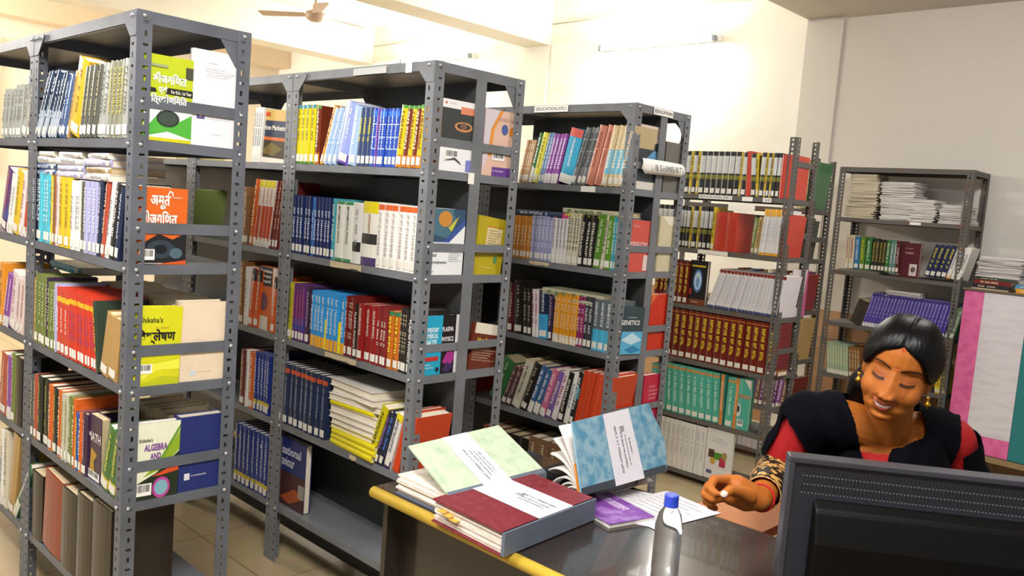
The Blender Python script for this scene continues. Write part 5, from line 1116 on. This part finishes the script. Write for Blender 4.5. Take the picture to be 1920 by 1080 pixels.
for s in (-1, 1):
    B_.ball(hw_((s * .0715, -.012, -.012)), np.array((.008, .028, .017)) * HS, HR)
    B_.ball(hw_((s * .038, -.036, .040)), np.array((.028, .036, .032)) * HS, HR)
nb = pxd(1664, 812, 2.25); SR = pxd(1517, 786, 2.27); SL = pxd(1782, 826, 2.30)
B_.limb([hw_((0, -.05, -.03)), (hw_((0, -.05, -.03)) * .4 + nb * .6), nb], [.056, .055, .062])
mid = (SR + SL) / 2; up_b = np.array((0, 0, 1.0)); toB = CAM - mid; toB[2] = 0; toB /= np.linalg.norm(toB); sx = np.cross(up_b, toB)
BR3 = np.stack([sx, up_b, toB], 1)
def bw(x, y, z): return mid + sx * x + up_b * y + toB * z
B_.limb([nb, nb * .45 + SR * .55 + up_b * .012, SR], [.06, .058, .058]); B_.limb([nb, nb * .45 + SL * .55 + up_b * .012, SL], [.06, .058, .058])
B_.ball(bw(0, -.1, .0), (.165, .16, .10), BR3); B_.ball(bw(0, -.04, .0), (.15, .08, .075), BR3)
for s in (-1, 1): B_.ball(bw(s * .075, -.17, .075), (.068, .07, .06), BR3)
B_.ball(bw(0, -.27, -.01), (.14, .16, .10), BR3); B_.ball(bw(0, -.45, -.02), (.165, .14, .125), BR3)
ER = pxd(1458, 884, 2.34); WR = pxd(1424, 936, 2.14); EL = pxd(1822, 950, 2.37); WL = pxd(1740, 1030, 2.10)
B_.limb([SR, SR * .5 + ER * .5, ER], [.058, .054, .046]); B_.limb([ER, ER * .6 + WR * .4, WR], [.046, .044, .030])
B_.limb([SL, SL * .5 + EL * .5, EL], [.058, .052, .045]); B_.limb([EL, EL * .6 + WL * .4, WL], [.045, .043, .029])
hip = bw(0, -.52, -.02)
for s in (-1, 1):
    kn = hip + sx * s * .1 + toB * .36 - up_b * .03; B_.limb([hip + sx * s * .085, kn], [.085, .065]); B_.limb([kn, kn - up_b * .42 + toB * .02], [.06, .042])
    an = kn - up_b * .42 + toB * .02; B_.limb([an, an + toB * .13 - up_b * .015], [.04, .03])
# right hand: loosely closed, index uppermost, thumb across the front
def H(px, py, d): return pxd(px, py, d)
B_.limb([WR, H(1404, 926, 2.135), H(1382, 912, 2.13)], [.030, .032, .030])
B_.limb([WR, H(1398, 936, 2.14), H(1372, 928, 2.145)], [.028, .031, .027])
B_.limb([H(1392, 918, 2.135), H(1366, 906, 2.135), H(1360, 922, 2.15)], [.029, .024, .022])
FING = [[(1364, 900, 2.125), (1339, 899, 2.095), (1330, 915, 2.065), (1341, 925, 2.05)], [(1355, 909, 2.14), (1329, 911, 2.105), (1322, 927, 2.075), (1336, 936, 2.055)],
        [(1352, 921, 2.15), (1328, 926, 2.12), (1324, 939, 2.09), (1337, 945, 2.07)], [(1356, 933, 2.16), (1336, 939, 2.135), (1331, 948, 2.11), (1341, 953, 2.095)]]
for q, r_ in zip(FING, (.0115, .0115, .0108, .0096)): B_.limb([H(*p) for p in q], [r_ * 1.12, r_ * 1.05, r_, r_ * .86])
TH_ = [(1404, 932, 2.105), (1384, 922, 2.075), (1369, 919, 2.055), (1357, 927, 2.045)]
B_.limb([H(*p) for p in TH_], [.019, .0145, .0125, .0105])
# left hand, out of sight behind the monitor: palm with fingers resting at the keyboard side
vl = (WL - EL) / np.linalg.norm(WL - EL); sl_ = np.cross(vl, up_b); sl_ /= np.linalg.norm(sl_)
B_.limb([WL, WL + vl * .04, WL + vl * .085], [.029, .032, .03])
for k in range(4):
    b0 = WL + vl * .085 + sl_ * (.026 - .018 * k); B_.limb([b0, b0 + vl * .035, b0 + vl * .055 - up_b * .022, b0 + vl * .06 - up_b * .042], [.0115, .0108, .010, .0088])
b0 = WL + vl * .03 + sl_ * .03; B_.limb([b0, b0 + vl * .03 + sl_ * .022, b0 + vl * .055 + sl_ * .026 - up_b * .01], [.016, .0135, .011])

raw_me = mesh('person_raw', B_.mb.v, B_.mb.f); raw_o = obj('person_raw', raw_me)
md = raw_o.modifiers.new('r', 'REMESH'); md.mode = 'VOXEL'; md.voxel_size = .0034
md = raw_o.modifiers.new('s', 'SMOOTH'); md.factor = .5; md.iterations = 5
dg = bpy.context.evaluated_depsgraph_get(); ev = raw_o.evaluated_get(dg); em = ev.to_mesh()
nv = len(em.vertices); V = np.empty(nv * 3); em.vertices.foreach_get('co', V); V = V.reshape(-1, 3)
FQ = [tuple(p.vertices) for p in em.polygons]
ev.to_mesh_clear(); bpy.data.objects.remove(raw_o)
# finer faces over the face itself
Lh = hl_(V)
isf = (Lh[:, 2] > .012) & (np.abs(Lh[:, 0]) < .075) & (Lh[:, 1] > -.125) & (Lh[:, 1] < .075)
bm = bmesh.new()
bv = [bm.verts.new(p) for p in V]
for q in FQ: bm.faces.new([bv[i] for i in q])
bm.verts.ensure_lookup_table()
for _ in range(1):
    edges = [e for e in bm.edges if all(isf[v_.index] for v_ in e.verts)] if _ == 0 else []
    bm.verts.index_update()
    edges = [e for e in bm.edges if isf[e.verts[0].index] and isf[e.verts[1].index]]
    bmesh.ops.subdivide_edges(bm, edges=edges, cuts=3, use_grid_fill=True)
pm = bpy.data.meshes.new('person'); bm.to_mesh(pm); bm.free()
nv = len(pm.vertices); V = np.empty(nv * 3); pm.vertices.foreach_get('co', V); V = V.reshape(-1, 3)
Nn = np.empty(nv * 3); pm.vertices.foreach_get('normal', Nn); Nn = Nn.reshape(-1, 3)
L = hl_(V); X, Y, Z = L[:, 0], L[:, 1], L[:, 2]; NZ = Nn @ HR[:, 2]
front = np.clip((Z - .005) / .03, 0, 1) * np.clip((NZ + .1) / .35, 0, 1) * (Y > -.135)
def G(x, y, sx_, sy_): return np.exp(-((X - x) / sx_) ** 2 / 2 - ((Y - y) / sy_) ** 2 / 2)
aX = np.abs(X)
dz = np.zeros(nv)
dz -= .0115 * np.exp(-((aX - .031) / .016) ** 2 / 2 - ((Y - .004) / .0105) ** 2 / 2)            # sockets
dz += .0085 * np.exp(-((aX - .0315) / .0125) ** 2 / 2 - ((Y + .001) / .008) ** 2 / 2)           # lids over the eyeballs
dz += .0035 * np.exp(-((aX - .03) / .018) ** 2 / 2 - ((Y - .024) / .007) ** 2 / 2)              # brows
t_ = np.clip((.016 - Y) / .060, 0, 1); below = np.clip((Y + .056) / .009, 0, 1)
dz += (.004 + .0155 * t_ ** 1.3) * np.exp(-(aX / (.0078 + .0050 * t_)) ** 2 / 2) * (Y < .024) * below * np.clip((.026 - Y) / .012, 0, 1)   # bridge and tip
dz += .0085 * np.exp(-((aX - .0135) / .0052) ** 2 / 2 - ((Y + .041) / .0065) ** 2 / 2)          # wings
dz -= .004 * np.exp(-((aX - .0075) / .0035) ** 2 / 2 - ((Y + .0505) / .003) ** 2 / 2)           # nostrils
dz += .0025 * np.exp(-((aX - .04) / .016) ** 2 / 2 - ((Y + .034) / .013) ** 2 / 2)              # smiling cheeks
fold = .0175 + (.0 - .04 - Y) * .38
dz -= .0022 * np.exp(-((aX - fold) / .0035) ** 2 / 2) * np.clip((-.038 - Y) / .008, 0, 1) * np.clip((Y + .078) / .01, 0, 1)
ms = lambda w: w * (aX / .026) ** 2                                                             # mouth line lifts at the corners
XM = np.abs(X + .003); yu, yl = -.0655 + .0075 * (XM / .022) ** 2, -.0785 + .0150 * (XM / .022) ** 2; inm = np.clip((.0245 - XM) / .005, 0, 1)
dz += (.0046 * np.exp(-((Y - yu) / .0034) ** 2 / 2) + .0058 * np.exp(-((Y - yl) / .0046) ** 2 / 2)) * inm
ymid_u, ymid_l = -.0680 + .0085 * (XM / .022) ** 2, -.0752 + .0145 * (XM / .022) ** 2
gap = (Y < ymid_u) & (Y > ymid_l) & (XM < .0205)
dz -= .003 * gap
dz += .0035 * G(0, -.1, .015, .010) - .0035 * G(0, -.0895, .02, .0045)
V = V + HR[:, 2] * (dz * front * HS)[:, None]
pm.vertices.foreach_set('co', V.ravel()); pm.update()
# pigment: brows, lash lines, lips, teeth, bindi, sindoor
SK = np.array(lin('ac6224')); C = np.tile(SK, (nv, 1)); rs = np.random.default_rng(3)
def paint(mask, col, k=1.0):
    w = (np.clip(mask, 0, 1) * k)[:, None]; C[:] = C * (1 - w) + np.array(lin(col)) * w
fr = (Z > .012) & (Y > -.13)
paint(fr * np.exp(-((aX - .031) / .017) ** 2 / 2 - ((Y - .002) / .011) ** 2 / 2), '7a3f20', .62)
by = .0195 + .007 * (1 - ((aX - .036) / .024) ** 2)
paint(fr * np.exp(-((Y - by) / (.0031 * (1.1 - .5 * np.clip((aX - .03) / .03, 0, 1)))) ** 2) * ((aX > .011) & (aX < .057)), '1c0d08', 1.0)
ly = -.0062 - .0035 * (1 - ((aX - .0315) / .0145) ** 2); le_ = (aX > .0165) & (aX < .0475)
paint(fr * le_ * np.exp(-((Y - ly) / .0034) ** 2) * 1.3, '080303', 1.0)
paint(fr * ((np.abs(aX - .03) < .009) & (Y < ly + .004) & (Y > ly)), '1c0f0c', .8)
paint(fr * le_ * np.exp(-((Y - (ly + .0095)) / .0012) ** 2), '6a351c', .6)  # lid crease, its shade painted into the skin colour
lip = fr & (XM < .0232) & (Y < yu + .0030 * (1 - .25 * np.exp(-(XM / .004) ** 2))) & (Y > yl - .0048 * (1 - (XM / .0245) ** 2))
paint(lip.astype(float), '9c3f35', .9)
paint((fr & gap & (Y > ymid_u - .0062)).astype(float), 'efe6da', 1.0); paint((fr & gap & (Y <= ymid_u - .0062)).astype(float), '4a1416', .9)
paint((fr & (np.abs(Y - ymid_u) < .0008) & (XM < .020)).astype(float), '5a2420', .7)
paint(fr * np.exp(-((aX - .0075) / .0034) ** 2 / 2 - ((Y + .0515) / .0022) ** 2 / 2), '5a2c18', .75)  # nostril hollows, shade painted into the skin colour
paint(fr * np.exp(-(X / .0022) ** 2 - ((Y - .0255) / .0022) ** 2), 'a01c14', .95)
paint(fr * np.exp(-(X / .003) ** 2 - ((Y - .070) / .007) ** 2), 'a8141a', .95)
paint(fr * np.exp(-((aX - .04) / .02) ** 2 / 2 - ((Y + .034) / .016) ** 2 / 2), 'c0703a', .35)
# nails
nail = np.linalg.norm(V - (H(1358, 926, 2.037)), axis=1); paint((nail < .0088).astype(float), 'e6d2c8', .9)
at = pm.color_attributes.new('pigment', 'FLOAT_COLOR', 'POINT'); at.data.foreach_set('color', np.concatenate([C, np.ones((nv, 1))], 1).ravel())
msk = bpy.data.materials.new('skin'); msk.use_nodes = True; nt = msk.node_tree; b = nt.nodes['Principled BSDF']
ca = nt.nodes.new('ShaderNodeVertexColor'); ca.layer_name = 'pigment'; nt.links.new(ca.outputs['Color'], b.inputs['Base Color'])
b.inputs['Roughness'].default_value = .55; b.inputs['Specular IOR Level'].default_value = .28; b.inputs['Subsurface Weight'].default_value = .04; b.inputs['Subsurface Radius'].default_value = (.012, .005, .003); b.inputs['Subsurface Scale'].default_value = .6
pm.materials.append(msk); pm.polygons.foreach_set('use_smooth', [True] * len(pm.polygons))
woman = obj('person', pm); tag(woman, 'smiling woman in red kameez and black dupatta seated behind the monitor', 'person')

# clothing grown from the body surface
Nn = np.empty(nv * 3); pm.vertices.foreach_get('normal', Nn); Nn = Nn.reshape(-1, 3)
vv = V - CAM; dd = vv @ FW; PX = 960 + F_PX * (vv @ RT) / dd; PY = 540 - F_PX * (vv @ UP) / dd
polys = [tuple(p.vertices) for p in pm.polygons]
def seg(P, a, b2):
    ab = b2 - a; t = np.clip(((P - a) @ ab) / (ab @ ab), 0, 1); return t, np.linalg.norm(P - (a + t[:, None] * ab), axis=1)
tu, du = seg(V, SR, ER); tf, df = seg(V, ER, WR); tul, dul = seg(V, SL, EL); tfl, dfl = seg(V, EL, WL)
facing = Nn @ toB
tor = (V - mid) @ BR3; TX, TY, TZ = tor[:, 0], tor[:, 1], tor[:, 2]
head_or_neck = (L[:, 1] > -.14) & (np.linalg.norm(L * np.array((1, 1, 1)), axis=1) < .17)
Rarm = (df < .075) & (df <= du + .01) & (TX < -.1) & (tf > .02); Rup = (du < .085) & (TX < -.12)
hand = (df > .0) & (tf >= .999) & (TX < -.16)
def garment(name, keep, off, m, wob=0.0, solid=.0016, parent=woman, iters=0, fn=None):
    idx = np.nonzero(keep)[0]; mp = -np.ones(nv, int); mp[idx] = np.arange(len(idx))
    f = [tuple(mp[i] for i in q) for q in polys if all(keep[i] for i in q)]
    o_ = off if np.isscalar(off) else off[idx]
    P = V[idx] + Nn[idx] * (o_ + (fn(V[idx]) * wob if fn is not None else 0))[:, None] if not np.isscalar(o_) or fn is not None else V[idx] + Nn[idx] * o_
    par = np.arange(len(idx)); fa = np.array([(q[0], q[1], q[2], q[-1]) for q in f])
    while True:                                            # connected pieces: drop stray flecks, keep real panels apart
        mn = par[fa].min(1); p2 = par.copy()
        for c_ in range(4): np.minimum.at(p2, fa[:, c_], mn)
        p2 = p2[p2]
        if (p2 == par).all(): break
        par = p2
    roots, cnt = np.unique(par[fa[:, 0]], return_counts=True); fr_ = par[fa[:, 0]]; o = None
    for rt in roots[np.argsort(-cnt)]:
        sel = np.nonzero(fr_ == rt)[0]
        if len(sel) < .04 * len(f): continue
        used = sorted({i for k in sel for i in f[k]}); m2 = {i: k for k, i in enumerate(used)}
        me = mesh(name, P[used], [tuple(m2[i] for i in f[k]) for k in sel], m, True); o = obj(name, me, parent)
        if iters: md = o.modifiers.new('smooth', 'SMOOTH'); md.factor = .6; md.iterations = iters
        md = o.modifiers.new('solid', 'SOLIDIFY'); md.thickness = solid; md.offset = 1
    return o
m_red = mat('a00308', .8, noise=.12, scale=60, bump=.05); m_blk = mat('07080f', .9, noise=.2, scale=90, bump=.1, spec=.08)
ntop = PY > 848 + .12 * (PX - 1640)                                     # neckline of the kameez across the chest
below_neck = (TY < -.0) | True
tn, dn = seg(V, hw_((0, -.05, -.03)), nb); neck = (dn < .075) & (tn < .93)
ktor = (~neck) & (np.linalg.norm(L, axis=1) > .15) & ((facing < -.15) | ntop | (np.abs(TX) > .13)) & ~hand & ~((tf > .58) & Rarm)
ktor &= ~((tfl > .85) & (dfl < .06) & (tul > .9)) & ~((V[:, 2] < .48) & True)
ktor &= ~((facing < -.15) & (TY > -.03) & (np.abs(TX) < .14))
garment('kameez', ktor, .005, m_red, iters=2)
# patterned border at the sleeve end
mbor = bpy.data.materials.new('gold_black_border'); mbor.use_nodes = True; nt = mbor.node_tree; b = nt.nodes['Principled BSDF']
tcn = nt.nodes.new('ShaderNodeTexCoord'); vo = nt.nodes.new('ShaderNodeTexVoronoi'); vo.inputs['Scale'].default_value = 62; vo.feature = 'SMOOTH_F1'
nz = nt.nodes.new('ShaderNodeTexNoise'); nz.inputs['Scale'].default_value = 95; nz.inputs['Distortion'].default_value = 1.6
ad = nt.nodes.new('ShaderNodeMath'); ad.operation = 'ADD'; cr = nt.nodes.new('ShaderNodeValToRGB')
nt.links.new(tcn.outputs['Object'], vo.inputs['Vector']); nt.links.new(tcn.outputs['Object'], nz.inputs['Vector'])
nt.links.new(vo.outputs['Distance'], ad.inputs[0]); nt.links.new(nz.outputs['Fac'], ad.inputs[1]); nt.links.new(ad.outputs[0], cr.inputs['Fac'])
cr.color_ramp.elements[0].position = .82; cr.color_ramp.elements[0].color = (*lin('c99a52'), 1); cr.color_ramp.elements[1].position = .88; cr.color_ramp.elements[1].color = (*lin('16110f'), 1)
nt.links.new(cr.outputs['Color'], b.inputs['Base Color']); b.inputs['Roughness'].default_value = .6
garment('sleeve_border', Rarm & (tf > .12) & (tf < .80), .0075, mbor, iters=2)
for (a0, a1) in ((.10, .14), (.42, .455), (.77, .81)): garment('sleeve_piping', Rarm & (tf > a0) & (tf < a1), .009, mat('c9985a', .5, noise=.1), iters=1)
# dupatta: over both shoulders, V at the front
xl_ = np.interp(PY, [700, 731, 777, 826, 865, 1000], [1560, 1573, 1595, 1613, 1622, 1640]); xr_ = np.interp(PY, [700, 760, 772, 805, 854, 1000], [1770, 1737, 1722, 1684, 1664, 1642])
fnt = facing > -.55
dl = (PX < xl_) & (PX > np.interp(PY, [730, 785, 870, 960, 1060], [1440, 1484, 1520, 1545, 1560])) & fnt
dr = (PX > xr_) & (PX < np.interp(PY, [760, 830, 880, 960], [1800, 1792, 1775, 1752])) & fnt
droop_r = (dul < .09) & (tul > .02) & (tul < .9) & (PX > np.interp(PY, [800, 860, 960], [1790, 1800, 1806]))
droop_l = (du < .09) & (tu > .0) & (PX < np.interp(PY, [740, 790, 890], [1492, 1478, 1428])) & (tu < .8)
back = (facing <= -.3) & (TY > -.30) & (np.abs(TX) < .19)
dk_ = (~neck) & (np.linalg.norm(L, axis=1) > .15) & (TY > -.42) & (dl | dr | back | droop_r | droop_l)
def folds(P):
    q = (P - mid) @ BR3; s = q[:, 0] * 1.0; ang = np.where(s < 0, s + .35 * q[:, 1], s - .35 * q[:, 1])
    return np.sin(ang * 105) * .5 + np.sin(ang * 61 + 1.3) * .5 + .4 * np.sin(q[:, 1] * 25)
garment('dupatta', dk_, np.full(nv, .017), m_blk, wob=.0042, solid=.002, iters=3, fn=folds)
# thread round the wrist
ax = (WR - ER) / np.linalg.norm(WR - ER); a1 = np.cross(ax, up_b); a1 /= np.linalg.norm(a1); a2 = np.cross(ax, a1)
MB().tube([tuple(WR - ax * .012 + (a1 * math.cos(k * PI / 12) + a2 * math.sin(k * PI / 12)) * .0345 + ax * .006 * math.sin(k * PI / 12)) for k in range(25)], .0028, 8, cap=False).build('wrist_thread', mat('c01010', .6, noise=0), woman, smooth=True)
# hair: cap with centre parting, drawn back to a low tail
nu, nvv = 120, 90; hv = []; hf = []
cen = np.array((0, .030, -.022)); rad = np.array((.0885, .1, .108))
for i in range(nvv + 1):
    th = PI * i / nvv
    for k in range(nu):
        ph = 2 * PI * k / nu; d_ = np.array((math.sin(th) * math.sin(ph), math.cos(th), math.sin(th) * math.cos(ph))); p = cen + d_ * rad
        ax_ = abs(p[0]); face = 0.0
        if p[2] > -.03:
            yl_ = .079 - .50 * ax_ - 26 * max(0, ax_ - .034) ** 2        # hairline, sweeping down to the temples
            lim = .0755 if p[1] < .02 else .09
            face = min(1, max(0, (yl_ - p[1]) / .006)) * min(1, max(0, (p[2] - (-.006 - .1 * ax_)) / .012))
        low = min(1, max(0, (-.045 - p[1]) / .02)) * (1 if p[2] > -.055 else 0)
        sh = max(face, low); part = math.exp(-(p[0] / .004) ** 2) * (1 if p[2] > -.03 else 0)
        strand = .0011 * math.sin(ph * 46 + 5 * math.sin(th * 5)) * math.sin(th)
        puff = .004 * math.exp(-((ax_ - .04) / .025) ** 2) * (1 if p[1] > .03 else 0)
        edge = min(1, max(0, (p[1] - yl_) / .03)) if p[2] > -.03 else 1.0
        k_ = (1 - sh) * (1 + (strand + puff - .003 * part) / .1) * (.955 + .045 * edge) + sh * .74
        hv.append(hw_(cen + d_ * rad * k_))
for i in range(nvv):
    for k in range(nu): hf.append((i * nu + k, (i + 1) * nu + k, (i + 1) * nu + (k + 1) % nu, i * nu + (k + 1) % nu))
m_hair = bpy.data.materials.new('black_hair'); m_hair.use_nodes = True; nt = m_hair.node_tree; b = nt.nodes['Principled BSDF']
b.inputs['Base Color'].default_value = (*lin('070608'), 1); b.inputs['Roughness'].default_value = .42; b.inputs['Anisotropic'].default_value = .5; b.inputs['Specular IOR Level'].default_value = .22
tcn = nt.nodes.new('ShaderNodeTexCoord'); mp_ = nt.nodes.new('ShaderNodeMapping'); mp_.inputs['Scale'].default_value = (260, 40, 40); nz = nt.nodes.new('ShaderNodeTexNoise'); nz.inputs['Scale'].default_value = 1.0; bp = nt.nodes.new('ShaderNodeBump'); bp.inputs['Strength'].default_value = .35; bp.inputs['Distance'].default_value = .002
nt.links.new(tcn.outputs['Object'], mp_.inputs['Vector']); nt.links.new(mp_.outputs['Vector'], nz.inputs['Vector']); nt.links.new(nz.outputs['Fac'], bp.inputs['Height']); nt.links.new(bp.outputs['Normal'], b.inputs['Normal'])
hair = obj('hair', mesh('hair', hv, hf, m_hair, True), woman)
tl = Blob(); tl.limb([hw_((0, .0, -.10)), hw_((-.035, -.04, -.105)), hw_((-.062, -.09, -.09)), hw_((-.065, -.16, -.10)), hw_((-.05, -.30, -.11))], [.05, .05, .046, .038, .02])
tm = mesh('hair_tail', tl.mb.v, tl.mb.f, m_hair, True); to = obj('hair_tail', tm, woman); md = to.modifiers.new('r', 'REMESH'); md.mode = 'VOXEL'; md.voxel_size = .005; md.use_smooth_shade = True
md = to.modifiers.new('s', 'SMOOTH'); md.iterations = 6
# earrings
m_gold = mat('d9a53a', .25, .9, noise=0)
for s in (-1, 1):
    e = Vector(hw_((s * .079, -.036, .0))); mb = MB().lathe([(0, 0), (.0045, -.001), (.0055, -.005), (.003, -.009), (.0025, -.012), (.007, -.018), (.0085, -.024), (.002, -.025), (.0022, -.031), (0, -.032)], 14)
    mb.build('earring', m_gold, woman, loc=e, smooth=True)
# her chair
ch = empty('office_chair', tuple(hip - up_b * (hip[2]) - toB * .02), math.atan2(toB[0], -toB[1])); m_ch = mat('2a2624', .6)
bevel(MB().box(-.23, .23, -.22, .24, hip[2] - .16, hip[2] - .10).build('seat', m_ch, ch), .015)
bevel(MB().box(-.2, .2, .25, .285, hip[2] + .02, hip[2] + .26).build('backrest', m_ch, ch), .012)
for x in (-.2, .2):
    MB().tube([(x, .23, 0), (x, .25, hip[2] - .1), (x, .27, hip[2] + .25)], .013, 8).build('leg', mat('55585c', .3, .6, noise=0), ch, smooth=True); MB().tube([(x, -.2, 0), (x, -.19, hip[2] - .15)], .013, 8).build('leg', mat('55585c', .3, .6, noise=0), ch, smooth=True)
tag(ch, 'dark office chair on which the woman sits', 'chair')
